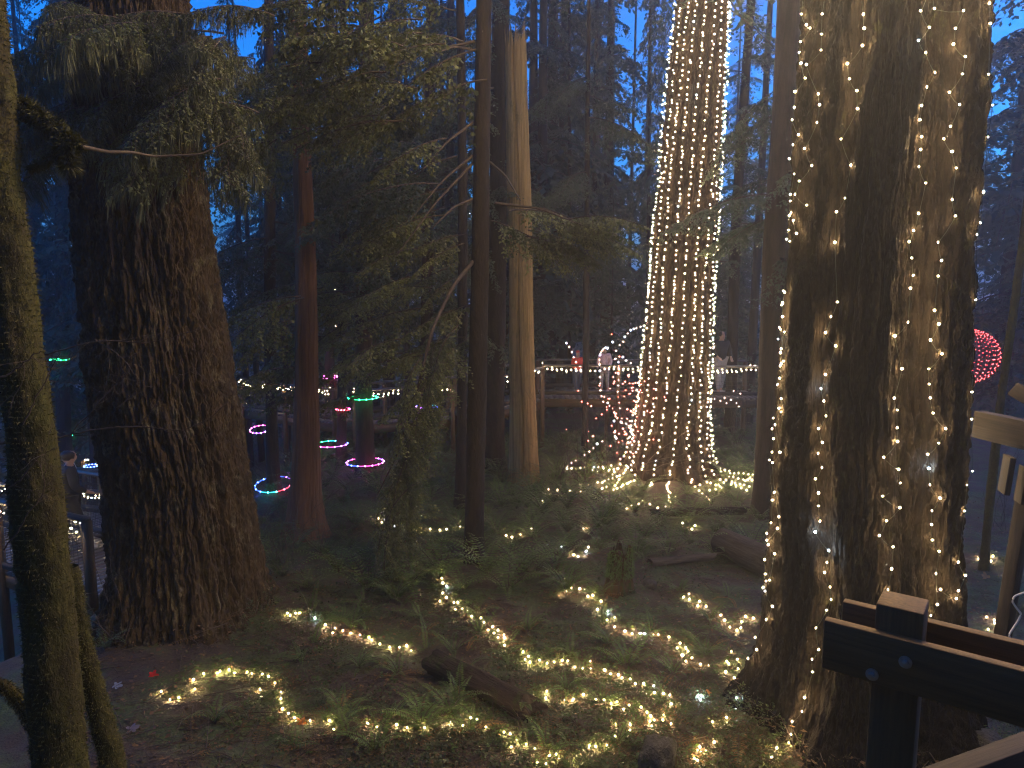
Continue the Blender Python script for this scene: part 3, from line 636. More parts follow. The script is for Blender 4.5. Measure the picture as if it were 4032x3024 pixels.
# ground strands traced over the forest floor
g7 = lambda p: Z(0, 2016, p); g8 = lambda p: Z(1344, 2016, p); g9 = lambda p: Z(2688, 2016, p); g5 = lambda p: Z(1344, 1008, p)
GS = [
 ('strand looping at the furrowed fir foot then crossing to the grey stone', g7([(1045, 1168), (1100, 1222), (1160, 1208), (1260, 1152), (1255, 1090), (1320, 1052), (1408, 1048), (1427, 1037), (1485, 1025), (1520, 1045), (1602, 1040), (1632, 1050), (1700, 1055), (1740, 1070), (1780, 1112), (1685, 1155), (1820, 1168), (1820, 1215), (1830, 1280), (1870, 1310), (1908, 1340), (2010, 1357), (2135, 1357), (2162, 1415)]) + g8([(170, 1373), (232, 1400), (357, 1385), (425, 1405), (540, 1400), (660, 1357), (705, 1367), (787, 1392), (838, 1340), (880, 1350), (935, 1400), (1055, 1433), (1095, 1443), (1140, 1480), (1100, 1530), (1197, 1510), (1255, 1537), (1350, 1583), (1395, 1578), (1268, 1632), (1325, 1640), (1505, 1617), (1540, 1573), (1608, 1518), (1647, 1525), (1720, 1517), (1775, 1457), (1780, 1383), (1870, 1420), (1873, 1383), (1997, 1360)])),
 ('short strand beside the upright fern and dead fronds next to the furrowed fir', g7([(1862, 660), (1880, 675), (1915, 660), (1940, 657), (2040, 690), (2155, 787), (2170, 757)]) + g8([(10, 773), (60, 790), (120, 800), (180, 818), (197, 832), (250, 860), (312, 880), (375, 883), (422, 870), (453, 903)])),
 ('long strand zigzagging over open soil above the fallen log', g8([(650, 430), (658, 463), (683, 485), (640, 580), (683, 558), (713, 560), (730, 588), (755, 590), (743, 635), (785, 630), (817, 645), (858, 660), (845, 680), (905, 690), (925, 720), (980, 747), (950, 768), (990, 790), (1015, 770), (1017, 818), (1053, 800), (1057, 820), (1058, 868), (1178, 910), (1213, 940), (1190, 958), (1222, 978), (1285, 963), (1333, 985), (1380, 975), (1430, 967), (1467, 970), (1512, 1010), (1563, 1017), (1613, 973), (1615, 1022), (1707, 1027), (1747, 1053), (1797, 1060), (1820, 1080), (1870, 1085), (1905, 1118), (1960, 1117), (2025, 1130), (2030, 1175), (2087, 1183), (2128, 1190), (2138, 1250), (2093, 1320), (2030, 1355), (2000, 1360), (2085, 1353), (2137, 1377)])),
 ('strand among small herbs just past the end of the fallen log', g8([(1255, 1200), (1325, 1210), (1332, 1170), (1448, 1222), (1503, 1220), (1568, 1187), (1650, 1220), (1703, 1222), (1785, 1237), (1750, 1245), (1830, 1283), (1865, 1255), (1945, 1270), (1980, 1303), (2005, 1328), (2010, 1395)])),
 ('strand from the lush fern at the stump, curving to the broad trunk roots', g8([(1420, 530), (1460, 515), (1490, 495), (1545, 500), (1580, 510), (1630, 545), (1597, 550), (1683, 583), (1660, 635), (1727, 650), (1723, 703), (1770, 685), (1770, 747), (1838, 775), (1883, 795), (1890, 755), (1937, 793), (1965, 793), (2020, 795), (2055, 797), (2125, 813), (2195, 855), (2178, 885), (2205, 930)]) + g9([(20, 885), (35, 905), (5, 932), (20, 970), (60, 950), (115, 990), (168, 995), (300, 988), (280, 1040), (318, 908), (360, 1020), (335, 1080)])),
 ('strand over twiggy soil between the cut log and the broad trunk', g9([(5, 555), (42, 535), (42, 570), (98, 612), (110, 583), (153, 615), (247, 672), (272, 705), (305, 752), (352, 772), (375, 755), (408, 680), (460, 692)])),
 ('low strand in ferns between the red cedar and the speckled trunk', g8([(240, 45), (268, 35), (262, 72), (303, 88), (345, 97), (398, 105), (425, 98), (450, 110), (503, 112), (577, 113), (640, 120), (682, 115), (770, 100)])),
 ('strand through ferns from the speckled trunk up to the densely lit tree foot', g8([(1058, 190), (1068, 155), (1105, 167), (1160, 148), (1185, 152), (1232, 112)]) + g5([(1305, 1590), (1340, 1515), (1400, 1520), (1480, 1522), (1550, 1525), (1600, 1500), (1690, 1510), (1720, 1497), (1775, 1490), (1800, 1450), (1830, 1410), (1860, 1370), (1890, 1330)])),
 ('few bulbs lying over the mossy slanting branch beside the big fern', g8([(1425, 228), (1480, 265), (1505, 280), (1535, 293), (1570, 285), (1600, 230), (1570, 110), (1590, 100)])),
 ('strand along the soil from the densely lit tree foot to the broad trunk', b_([(60, 1450), (110, 1485), (175, 1520), (215, 1515), (265, 1470), (315, 1480), (345, 1490), (380, 1505), (415, 1520), (480, 1525), (505, 1475)])),
 ('upper strand behind the one joining the densely lit tree and broad trunk', b_([(290, 1435), (340, 1450), (405, 1460), (435, 1440), (475, 1430), (500, 1420), (520, 1410), (545, 1405)])),
 ('short strand in front of the densely lit tree beside the big fern', g5([(1850, 1640), (1925, 1610), (1955, 1590), (2000, 1610), (2050, 1635), (2100, 1625), (2130, 1637), (2170, 1560)]) + g9([(0, 75), (30, 98), (60, 115), (80, 90)])),
 ('dotted strand on the grassy bank at the densely lit tree side facing the snag', g5([(1590, 1385), (1630, 1390), (1660, 1400), (1700, 1380), (1740, 1385), (1770, 1400), (1760, 1420), (1790, 1380)])),
 ('bulbs in the grass behind the timber railing near the leaning board', g9([(1970, 685), (2020, 705), (2052, 687), (1980, 765), (1940, 787), (1880, 793), (1915, 810), (1940, 818)])),
 ('bright bulbs on the bushy bank beyond the timber railing', g9([(1920, 308), (1960, 296), (1985, 287), (2010, 287), (2000, 320)])),
 ('strand bunched at the broad trunk root above the grey stone', g9([(285, 1338), (195, 1365), (205, 1497), (110, 1527), (93, 1550), (115, 1558), (150, 1555), (75, 1602), (93, 1615)])),
]
GROUND_BULBS = []
for lb, pts in GS:
    P3 = [hit(x, y, .03) for x, y in pts]; P3 = [p for p in P3 if p is not None]; Q3 = []
    for a_, c_2 in zip(P3[:-1], P3[1:]):
        Q3.append(a_); L_ = np.linalg.norm(c_2 - a_)
        if .3 < L_ < .8:
            m_ = (a_ + c_2) / 2 + np.array([random.uniform(-.03, .03), random.uniform(-.03, .03), 0]); m_[2] = float(gh(m_[0], m_[1])) + .025; Q3.append(m_)
    P3 = Q3 + P3[-1:]; GROUND_BULBS += P3
    strand(P3, lb, 'strands on the forest floor', .03, sag=.012, kind='ground')
strand([hit(*g9([q])[0], .03) for q in [(115, 1222), (120, 1195), (100, 1190), (355, 1205)]], 'few cool white bulbs at the foot of the broad trunk', 'strands on the forest floor', 1.0)

# hanging garlands in the bush beside the densely lit tree
z4 = lambda p: Z(2000, 1200, p, .452)
GA = [
 ('blush strand drooping from a branch above the platform railing', [(510, 335), (535, 367), (557, 412), (573, 457), (593, 500), (628, 537)], 16.2),
 ('blush garland curling down in front of the platform railing', [(870, 378), (850, 372), (835, 380), (822, 395), (810, 412), (803, 440), (798, 480), (797, 525), (800, 575), (802, 630), (803, 688), (804, 745), (817, 795), (830, 845), (868, 852), (885, 880)], 15.8),
 ('arched garland leaving the densely lit trunk high over the bush', [(1215, 160), (1185, 183), (1155, 192), (1120, 203), (1096, 210), (1068, 222), (1045, 250), (1018, 280), (1003, 322), (975, 350), (942, 400), (938, 470), (965, 498), (962, 550), (960, 602), (962, 655), (960, 705), (958, 758)], 14.9),
 ('blush garland heaped through the red-lit bush at the densely lit tree foot', [(975, 900), (933, 948), (938, 972), (953, 990), (925, 1013), (985, 1022), (1030, 1037), (1075, 1055), (1007, 1080), (935, 1098), (933, 1145), (945, 1163), (1030, 1125), (1045, 1165), (1080, 1125), (1110, 1140), (1127, 1130), (1067, 1197), (1100, 1190), (1120, 1230), (1105, 1215), (1140, 1225)], 14.4),
 ('line of blush bulbs climbing the bank in front of the bush', [(520, 1407), (555, 1378), (590, 1357), (665, 1308), (710, 1280), (743, 1248), (778, 1212), (820, 1190)], 14.6),
 ('blush bulbs strung over brush between lit trunk and dark trunk', [(1715, 690), (1735, 762), (1748, 820), (1800, 820), (1850, 838), (1903, 857), (1943, 828), (1888, 812), (1967, 752), (2025, 775), (2012, 887), (1990, 856)], 16.8),
 ('sparse bulbs on twigs above the bush by the densely lit trunk', [(1137, 550), (1070, 507), (1030, 487), (1000, 455), (912, 325)], 14.8),
]
RB = strand([atY(2480 + random.gauss(0, 75), 1640 + random.gauss(0, 105), 14.2 + random.uniform(-.4, .4)) for _ in range(150)], 'tiny red lights scattered through the bush beside the dense-lit trunk', 'garlands in the bush', 0, wire=False, single=False, br=.009)
RB.children[0].data.materials[0] = glow('bulb_tiny_red', (1, .12, .08), 7.0)
for lb, pts, Y in GA:
    strand([atY(x, y, Y + random.uniform(-.08, .08)) for x, y in z4(pts)], lb, 'garlands in the bush', .25, kind='blush', sag=.02)

# ------------------------------------------------------------------ coloured hoops round the trunks
def hoop(px, py, halfw, Y, cols, label, tilt=0.0, nb=14):
    c = atY(px, py, Y); r = halfw * (Y / ray(px, py)[1]) / FPX
    root = thing('light_hoop', label, 'light hoop', 'coloured hoops round the trunks', c); root.rotation_euler = (tilt, 0, 0)
    for i, cn in enumerate(cols):
        mb = MB(); a0, a1 = i / len(cols) * 2 * math.pi, (i + 1) / len(cols) * 2 * math.pi
        t = np.linspace(a0, a1, max(4, 40 // len(cols))); mb.tube(np.stack([r * np.cos(t), r * np.sin(t), 0 * t], 1), .0075, 6)
        link('tube', mb.mesh('tube', BULB[cn + '_t'], True), root)
    for k in range(nb):
        t = 2 * math.pi * (k + .5) / nb; link('bulb', BMR[cols[int(k / nb * len(cols))]], root, (r * math.cos(t), r * math.sin(t), 0))
    mb = MB()
    for t in (.5, 2.6, 4.7): mb.tube([(r * math.cos(t), r * math.sin(t), 0), (.25 * r * math.cos(t), .25 * r * math.sin(t), -.12 * r)], .004, 4)
    link('bracket', mb.mesh('bracket', M['wire']), root)
hoop(245, 1415, 40, 22.6, ['green'], 'green hoop round the dim trunk above the stepped walkway')
hoop(1023, 1690, 37, 16.5, ['pink', 'pink', 'violet'], 'small pink hoop between the furrowed fir and the thin brown trunk', .25)
hoop(1078, 1907, 70, 13.2, ['violet', 'blue', 'blue', 'blue', 'cyan', 'red'], 'rainbow hoop low on the thin brown trunk beside the red cedar', .2)
hoop(1305, 1748, 62, 15.5, ['blue', 'cyan', 'green', 'pink', 'pink', 'violet'], 'hoop half green and half pink behind the red cedar')
hoop(1296, 1485, 32, 19.5, ['pink'], 'magenta hoop highest on the dim trunk behind the red cedar', .1)
hoop(1428, 1566, 58, 14.6, ['green'], 'green hoop high on the straight brown trunk')
hoop(1350, 1611, 26, 15.5, ['pink', 'red'], 'tiny pink hoop on the thin trunk under the green hoop')
hoop(1682, 1600, 42, 16.0, ['cyan', 'blue', 'violet', 'blue'], 'blue and violet hoop on the trunk behind the drooping bough')
hoop(1438, 1819, 72, 14.6, ['violet', 'pink', 'pink', 'violet', 'blue', 'pink', 'pink'], 'large pink and blue hoop low on the straight brown trunk', 0, 16)
hoop(264, 1712, 24, 26, ['cyan', 'green'], 'small turquoise hoop beside the stepped walkway')
hoop(360, 1834, 26, 18, ['blue'], 'deep blue hoop beside the furrowed fir above the lit railings')

strand([atY(1318 + random.gauss(0, 3), y, 30.0) for y in np.arange(915, 1500, 16)], 'far vertical strand of lights glimpsed behind the red cedar', 'distant strands', 0, wire=False, single=False, br=.014)
strand([atY(x, y, 34.0) for x, y in ((1640, 792), (1650, 800), (1745, 812), (1758, 822), (1765, 830), (1775, 826), (1768, 838), (1842, 828), (1850, 840), (1846, 850))], 'few far lights twinkling high among trunks behind the speckled trunk', 'distant strands', .1, wire=False, single=False, br=.018)
# glowing red ball
c = atY(3815, 1402, 21.0); r = 104 * 21 / FPX
root = thing('light_ball', 'large ball of red string lights glimpsed past the broad rough trunk', 'light ball', None, c)
mb = MB(); bl = MB(); v, f = ico(.012)
for k in range(12):
    t = np.linspace(0, 2 * math.pi, 40); az = k * math.pi / 12
    mb.tube(np.stack([r * np.cos(t) * math.cos(az), r * np.cos(t) * math.sin(az), r * np.sin(t)], 1), .006, 4)
    for q in np.arange(random.random() * .2, 2 * math.pi, .17): bl.add(v * random.uniform(.5, 1.0) + np.array([r * math.cos(q) * math.cos(az), r * math.cos(q) * math.sin(az), r * math.sin(q)]), f)
link('hoop_frame', mb.mesh('hoop_frame', M['wire']), root); tag(link('bulbs', bl.mesh('bulbs', glow('bulb_ball_red', (1, .06, .06), 4.0), True), root), kind='stuff')

# ------------------------------------------------------------------ timber: beams between two points
def beam(parent, p0, p1, w, h, mat, name='beam', up=(0, 0, 1), bev=.005):
    p0 = np.array(p0, float); p1 = np.array(p1, float); base = np.array(parent.location) if parent else np.zeros(3)
    d = p1 - p0; L = np.linalg.norm(d); x = d / L; u = np.array(up, float); y = np.cross(u, x); y /= np.linalg.norm(y); z = np.cross(x, y)
    mb = MB(); mb.box((0, 0, 0), (L, w, h)); o = link(name, mb.mesh(name, mat), parent)
    mt_ = Matrix(np.column_stack([x, y, z]).tolist()).to_4x4(); mt_.translation = Vector((p0 + p1) / 2 - base); o.matrix_local = mt_
    return bevel(o, bev, 2) if bev else o

# near railing at the right
u = np.array([.80, -.60, 0]); n_ = np.array([.60, .80, 0]); O = np.array([1.157, 2.44, 2.62]); zz = np.array([0, 0, 1.0])
rail = thing('timber_railing', 'dark timber railing with bolted beams clasping a square post', 'railing', None, tuple(O + u * .22 + n_ * .1 + zz * (-2.5)))
beam(rail, O + n_ * .02 - zz * .095, O + u * 3.0 + n_ * .02 - zz * .095, .042, .19, M['wood_dark'], 'front_beam')
beam(rail, O + u * .02 + n_ * .232 - zz * .07, O + u * 3.0 + n_ * .232 - zz * .07, .042, .14, M['wood_dark'], 'rear_beam')
pc = O + u * .235 + n_ * .126
beam(rail, pc + zz * (-2.75), pc + zz * .09, .15, .15, M['wood_dark'], 'post', up=u)
for k_, (du, dz) in enumerate([(.27, -.075), (.17, -.155)]):
    c = O + u * du - n_ * .006 + zz * dz; mb = MB(); t = np.linspace(0, 2 * math.pi, 20, endpoint=False)
    for r0, o0, r1, o1 in ((.021, .004, .021, -.004), (.021, -.004, .012, -.005), (.012, -.005, .011, -.014), (.011, -.014, .0, -.016)):
        a0 = r0 * (np.cos(t)[:, None] * u + np.sin(t)[:, None] * zz) + n_ * o0; a1 = r1 * (np.cos(t)[:, None] * u + np.sin(t)[:, None] * zz) + n_ * o1
        i = np.arange(20); j = (i + 1) % 20; mb.add(np.concatenate([a0, a1]), np.stack([i, j, j + 20, i + 20], 1))
    link('bolt', mb.mesh('bolt', M['steel'], True), rail, c - np.array(rail.location))
q0 = atZ(3640, 3060, 1.9); q1 = atZ(4250, 2835, 1.9)
lr = thing('stair_rail', 'pale weathered timber handrail slanting below the dark railing', 'handrail', None, tuple(q0 * [1, 1, 0]))
beam(lr, q0 - [0, 0, .06], q1 - [0, 0, .06], .09, .12, M['wood'], 'handrail')
for t in (.15, .95):
    p = q0 + (q1 - q0) * t; beam(lr, [p[0], p[1] + .02, -.2], [p[0], p[1] + .02, 1.77], .09, .09, M['wood'], 'post', up=(1, 0, 0))

# timber frame at the right edge
fr = thing('treehouse_frame', 'rough timber beam, boards and leaning post of a structure behind the railing', 'timber frame', None, tuple(atY(3990, 2500, 4.7) * [1, 1, 0]))
B0 = atY(3848, 1668, 4.9); B1 = atY(4250, 1760, 4.25); beam(fr, B0, B1, .09, .19, M['wood'], 'beam')
beam(fr, atY(3990, 1530, 4.75), atY(4090, 1590, 4.6), .04, .1, M['wood'], 'bracket', up=(0, .5, 1))
for px, py, h_ in ((3958, 1868, .255), (4022, 1908, .25)):
    c = atY(px, py, 4.55); beam(fr, c - [.0, 0, h_ / 2], c + [.02, 0, h_ / 2], .035, .16, M['wood'], 'board', up=(.35, .9, 0))
beam(fr, atY(3925, 2650, 4.7), atY(4035, 1960, 4.7), .085, .085, M['wood'], 'post', up=(1, .5, 0))
beam(fr, atY(4150, 2900, 4.55), atY(4150, 1500, 4.55), .14, .14, M['wood'], 'post', up=(1, .5, 0))
cb = [atY(x, y, 4.4) for x, y in Z(2688, 2016, [(2300, 520), (2212, 522), (2150, 545), (2135, 580), (2165, 625), (2195, 660), (2175, 705), (2140, 755), (2112, 800), (2140, 840), (2170, 880)])]
cbase = cb[-1]; mb = MB(); mb.tube(spline(np.array(cb) - cbase, 50), .0065, 8)
tag(link('power_cable', mb.mesh('power_cable', M['white_cable'], True), None, cbase), 'white power cable dangling in a kink beside the leaning timber post', 'cable')

# ------------------------------------------------------------------ boardwalks
pl = MB(); pl.box((0, 0, 0), (.135, 1.6, .04)); PLANK = pl.mesh('plank', M['deck'])
def boardwalk(label, pts, side=1, h=1.05, posts=True, lights=True, both=True, llab=None, width=1.6, br=.0095, rows=2, group='boardwalk sections'):
    P = np.array(pts, float); base = P[0].copy(); root = thing('boardwalk', label, 'boardwalk', group, base)
    for a, c in zip(P[:-1], P[1:]):
        d = c - a; L = np.linalg.norm(d[:2]); x = d / np.linalg.norm(d); y = np.array([-x[1], x[0], 0]); y /= np.linalg.norm(y); az = math.atan2(d[1], d[0]); pit = -math.asin(x[2])
        n = int(L / .145)
        for i in range(n): link('plank', PLANK, root, a + d * (i + .5) / n - base + [0, 0, random.uniform(-.004, .004)], (0, pit, az), (1, width / 1.6, 1))
        for sd in ((1, -1) if both else (side,)):
            o = y * sd * (width / 2 - .03)
            beam(root, a + o - [0, 0, .13], c + o - [0, 0, .13], .06, .2, M['wood_dark'], 'joist', bev=0)
            oo = y * sd * (width / 2 + .02)
            beam(root, a + oo + [0, 0, h], c + oo + [0, 0, h], .13, .045, M['deck'], 'top_rail', bev=0)
            beam(root, a + oo + [0, 0, .14], c + oo + [0, 0, .14], .045, .09, M['wood'], 'bottom_rail', bev=0)
            np_ = max(1, int(round(L / 1.9)))
            for i in range(np_ + 1):
                p = a + d * i / np_ + oo; zb = float(gh(p[0], p[1])) - .2 if posts else p[2] - .3
                beam(root, [p[0], p[1], min(zb, p[2] - .3)], [p[0], p[1], p[2] + h - .024], .1, .1, M['wood_dark'], 'post', up=(1, 0, 0), bev=0)
            mb = MB(); k = int(L / .1)
            for i in range(k):
                p = a + d * (i + .5) / k + oo * 1.0 - base; mb.tube([p + [0, 0, .19], p + [0, 0, h - .03]], .0028, 3)
            for zz_ in np.arange(.25, h - .05, .1): mb.tube([a + oo - base + [0, 0, zz_], c + oo - base + [0, 0, zz_]], .0028, 3)
            tag(link('wire_mesh', mb.mesh('wire_mesh', M['mesh']), root), kind='stuff')
    if lights:
        for r_ in range(rows):
            q = []
            for a, c in zip(P[:-1], P[1:]):
                d = c - a; y = np.array([-d[1], d[0], 0]); y /= np.linalg.norm(y); L = np.linalg.norm(d)
                oo = y * side * (width / 2 + .03 + .06)
                for i in range(int(L / .12)):
                    t = i / int(L / .12); dz = -.04 - .1 * abs(math.sin(t * L * 1.7 + r_)) if r_ == 0 else .06 - .18 * abs(math.sin(t * L * 2.3))
                    q.append(a + d * t + oo * (1 if r_ == 0 else .93) + [0, 0, h + dz + random.uniform(-.04, .03)])
            strand(q, (llab or 'strand on railing') + (', lower row' if r_ == 0 else ', upper row'), 'strands on railings', .03, single=False, br=br, wire=False if br < .01 else True)
boardwalk('raised timber platform with wire mesh railing beyond the snag', [(.75, 18.4, 1.27), (6.6, 18.6, 1.22)], -1, h=.85, llab='strand on the raised platform railing beyond the snag')
boardwalk('timber walkway curving behind the hoop-ringed trunks', [(-7.2, 20.2, .65), (-3.9, 17.6, .72), (-1.5, 17.7, .85), (.55, 18.3, 1.22)], -1, h=.85, llab='strand on the walkway railing behind the hoop-ringed trunks')
boardwalk('near timber walkway with railing between the maple and the furrowed fir', [(-9.4, 11.9, -.38), (-5.35, 9.75, -.3)], -1, h=1.15, llab='strand on the railing between the maple and the furrowed fir', br=.012)
boardwalk('lit walkway landing below the stepped ramp beside the furrowed fir', [(-11.5, 16.2, -1.5), (-8.0, 14.6, -1.25)], -1, h=1.1, llab='strand on the landing railing below the stepped ramp')
boardwalk('walkway bend with pale blue railing cap beyond the lit landing', [(-17.8, 26.6, -2.8), (-13.4, 24.0, -2.9)], -1, h=1.1, llab='strand under the pale blue railing cap')
boardwalk('far ramp of walkway climbing away between dark trees', [(-23.4, 36.0, -3.5), (-30.6, 47.6, -3.5), (-36, 52, -3.5)], 1, h=1.1, lights=False)

# ------------------------------------------------------------------ people
def skin_obj(name, V, E, Rd, mat, parent, rootv=0, sub=1):
    me = bpy.data.meshes.new(name); me.from_pydata([tuple(v) for v in V], E, []); me.materials.append(mat)
    o = link(name, me, parent); md = o.modifiers.new('skin', 'SKIN'); md.use_smooth_shade = True
    me.skin_vertices[0].data.foreach_set('radius', np.repeat(np.array(Rd, float), 2).astype(np.float32)) if me.skin_vertices else None
    if me.skin_vertices: me.skin_vertices[0].data[rootv].use_root = True
    s = o.modifiers.new('sub', 'SUBSURF'); s.levels = sub; s.render_levels = sub
    return o
SKIN = plain('skin', (.42, .25, .17), (.5, .31, .22), 10, .55)
HAIR = plain('dark_hair', (.02, .015, .012), (.04, .03, .022), 30, .5)
def cloth(name, c): return plain(name, c, tuple(min(1, x * 1.25) for x in c), 14, .85)
SHOE = cloth('pale_shoe', (.45, .43, .4))
def person(loc, rz, scale, label, jacket, trousers, stride=.12, bow=0.0, arms=(.25, .2), hat=None, hair=True):
    root = thing('person', label, 'person', None, tuple(loc), rz); root.scale = (scale,) * 3
    # faces -Y; bow tilts the upper body and head forward
    f = lambda z, k=1.0: -k * bow * max(0, z - .95)
    hip, chest, neck = (0, 0, .95), (0, f(1.3), 1.3), (0, f(1.46) - .0, 1.46)
    hd = np.array([0, f(1.6) - .02 - bow * .05, 1.6 - bow * .06])
    armp = []
    for s, a in ((-1, arms[0]), (1, arms[1])):
        sh = np.array([s * .18, f(1.4), 1.4]); el = np.array([s * .25, f(1.15) - .1 * a, 1.13]); wr = np.array([s * .2, f(.95) - .1 - .5 * a, .93 + .35 * a]); armp.append((sh, el, wr))
    legp = []
    for s in (-1, 1):
        legp.append((np.array([s * .09, 0, .9]), np.array([s * .1, -.03 + s * stride * .5, .5]), np.array([s * .1, s * stride, .09]), np.array([s * .11, s * stride - .14, .035])))
    V = [hip, chest, neck, tuple(hd + [0, .01, -.1]), tuple(hd), tuple(hd + [0, .0, .1])]; E = [(0, 1), (1, 2), (2, 3), (3, 4), (4, 5)]; Rd = [.11, .12, .055, .058, .088, .06]
    def add(p, r, par): V.append(tuple(p)); Rd.append(r); E.append((par, len(V) - 1)); return len(V) - 1
    add(hd + [0, -.098, -.012], .013, 4)                      # nose
    for s in (-1, 1): add(hd + [s * .088, .012, -.01], .014, 4)    # ears
    for (sh, el, wr), s in zip(armp, (-1, 1)):
        i = add(sh, .055, 1); i = add(el, .042, i); i = add(wr, .028, i); dirn = (wr - el) / np.linalg.norm(wr - el); palm = wr + dirn * .07; i = add(palm, .03, i)
        for q, ln in ((-.027, .07), (-.009, .085), (.009, .08), (.027, .062)):
            k = add(palm + dirn * .03 + [q, 0, 0], .009, i); add(palm + dirn * (.03 + ln) + [q * 1.2, -.015, 0], .008, k)
        k = add(wr + dirn * .04 + [-s * .035, -.015, 0], .011, i); add(wr + dirn * .09 + [-s * .045, -.03, 0], .009, k)
    for (h, kn, an, to) in legp: i = add(h, .08, 0); i = add(kn, .055, i); i = add(an, .04, i); add(to, .035, i)
    skin_obj('body', V, E, Rd, SKIN, root, 0, 1)
    V = [(0, 0, .86), chest, (0, f(1.43), 1.43)]; E = [(0, 1), (1, 2)]; Rd = [.165, .165, .09]
    for (sh, el, wr) in armp: i = add(sh, .085, 1); i = add(el, .068, i); add(wr - (wr - el) * .06, .052, i)
    skin_obj('jacket', V, E, Rd, jacket, root)
    V = [(0, 0, .93)]; E = []; Rd = [.14]
    for (h, kn, an, to) in legp: i = add(h, .105, 0); i = add(kn, .078, i); add(an + [0, 0, .03], .06, i)
    skin_obj('trousers', V, E, Rd, trousers, root)
    for (h, kn, an, to) in legp: skin_obj('shoe', [tuple(an + [0, .05, -.035]), tuple(an + [0, -.03, -.04]), tuple(to + [0, -.02, .01])], [(0, 1), (1, 2)], [.045, .052, .042], SHOE, root)
    for s in (-1, 1):
        v, ff_ = ico(.011); mb = MB(); mb.add(v + hd + np.array([s * .032, -.086, .012]), ff_); link('eye', mb.mesh('eye', HAIR, True), root)
    mb = MB(); mb.box(hd + [0, -.082, -.055], (.04, .012, .009)); link('mouth', mb.mesh('mouth', cloth('lip', (.3, .12, .1))), root)
    if hat: skin_obj('hat', [tuple(hd + [0, .02, .03]), tuple(hd + [0, .02, .1]), tuple(hd + [0, .02, .15])], [(0, 1), (1, 2)], [.108, .1, .05], hat, root)
    elif hair: skin_obj('hair', [tuple(hd + [0, .03, -.08]), tuple(hd + [0, .035, .02]), tuple(hd + [0, .015, .1])], [(0, 1), (1, 2)], [.1, .125, .1], HAIR, root)
    return root
blk = cloth('black_cloth', (.02, .02, .022)); wht = cloth('white_coat', (.62, .6, .58)); den = cloth('denim', (.06, .07, .1)); redc = cloth('red_coat', (.6, .06, .03)); pnk = cloth('pale_pink_coat', (.55, .4, .4)); gry = cloth('grey_cloth', (.28, .27, .27))
person(atZ(326, 1584, -3.48), .3, .98, 'person in white coat and dark trousers bowing over something on the far ramp', wht, blk, .1, .35, (.7, .8))
person(atZ(290, 2165, -.3 - .0) * [1, 1, 0] + [0, 0, -.33], 2.3, 1.0, 'person in dark clothes and pale shoes walking behind the near walkway railing', blk, blk, .18, .05)
person((-10.0, 15.35, -1.36), -1.2, 1.0, 'person in white jacket and dark trousers on the lit landing by the fir', wht, den, .16, .08)
person((-14.5, 24.6, -2.86), .2, 1.0, 'person in white knitted hat and dark coat behind the pale blue railing cap', blk, den, .1, .0, hat=wht)
person((1.75, 18.5, 1.29), .4, .66, 'child in bright red coat on the raised platform', redc, den, .08, .05, hat=cloth('red_hat', (.5, .08, .05)))
person((2.52, 18.7, 1.29), -.4, .72, 'child in pale pink coat on the raised platform', pnk, gry, .08, .05)
person((5.62, 18.6, 1.25), .2, 1.0, 'person in grey trousers and dark coat on the platform behind the dense-lit tree', blk, gry, .12, .05)

# ------------------------------------------------------------------ ferns
def frond_mb(L, seed, e0=1.25, e1=-.55, npair=28, mat=0):
    r = np.random.default_rng(seed); n = 24; t = np.linspace(0, 1, n); el = e0 + (e1 - e0) * t ** 1.1; ds = L / (n - 1)
    x = np.concatenate([[0], np.cumsum(np.cos(el[:-1]) * ds)]); z = np.concatenate([[0], np.cumsum(np.sin(el[:-1]) * ds)]); y = np.cumsum(r.normal(0, .004, n)) * L
    p = np.stack([x, y, z], 1); mb = MB(); mb.tube(p, np.linspace(.0045, .001, n), 3, 1)
    q = np.repeat(np.linspace(.12, .99, npair), 2); sd = np.tile([1, -1], npair)
    bp = np.stack([np.interp(q, t, p[:, k]) for k in range(3)], 1); a = np.interp(q, t, el)
    fw = np.stack([np.cos(a), 0 * a, np.sin(a)], 1); nr = np.stack([-np.sin(a), 0 * a, np.cos(a)], 1); lat = np.tile([0, 1.0, 0], (len(q), 1)) * sd[:, None]
    prof = np.where(q < .35, .55 + .45 * q / .35, 1 - ((q - .35) / .65) ** 1.5 * .93) * L * .13
    d = lat + fw * .28 - nr * r.uniform(.0, .35, len(q))[:, None] + r.normal(0, .06, (len(q), 3))
    leaves(mb, bp, d, nr, prof * r.uniform(.85, 1.1, len(q)), np.full(len(q), L * .0115), 0)
    return mb
FM = [M['frond'], M['twig']]
FR = [frond_mb(.6, 500 + i, random.uniform(1.0, 1.4), random.uniform(-.8, .1)).mesh('frond', FM) for i in range(7)]
FRU = [frond_mb(.6, 550 + i, 1.5, random.uniform(.5, 1.0)).mesh('frond', FM) for i in range(2)]
FRD = [frond_mb(.55, 560 + i, .7, -.9).mesh('frond', [M['frond_dead'], M['twig']]) for i in range(2)]
def fern(px, py, n, s, label, kinds=FR, azs=None):
    p = hit(px, py, 0)
    root = thing('fern', label, 'fern', 'ferns on the forest floor', p - [0, 0, .01])
    for i in range(n):
        az = azs[i] if azs else (i + random.uniform(-.3, .3)) / n * 2 * math.pi
        link('frond', random.choice(kinds), root, (0, 0, 0), (random.uniform(-.15, .15), random.uniform(-.15, .2), az), s * random.uniform(.75, 1.15))
    return root
fern(1221, 2440, 3, .75, 'upright bright fern in a gap beside the furrowed fir foot', FRU, [-.4, 1.2, 3.6])
fern(1675, 2570, 2, .72, 'lone upright fern frond at the head of the fallen log', FRU, [-.2, 2.5])
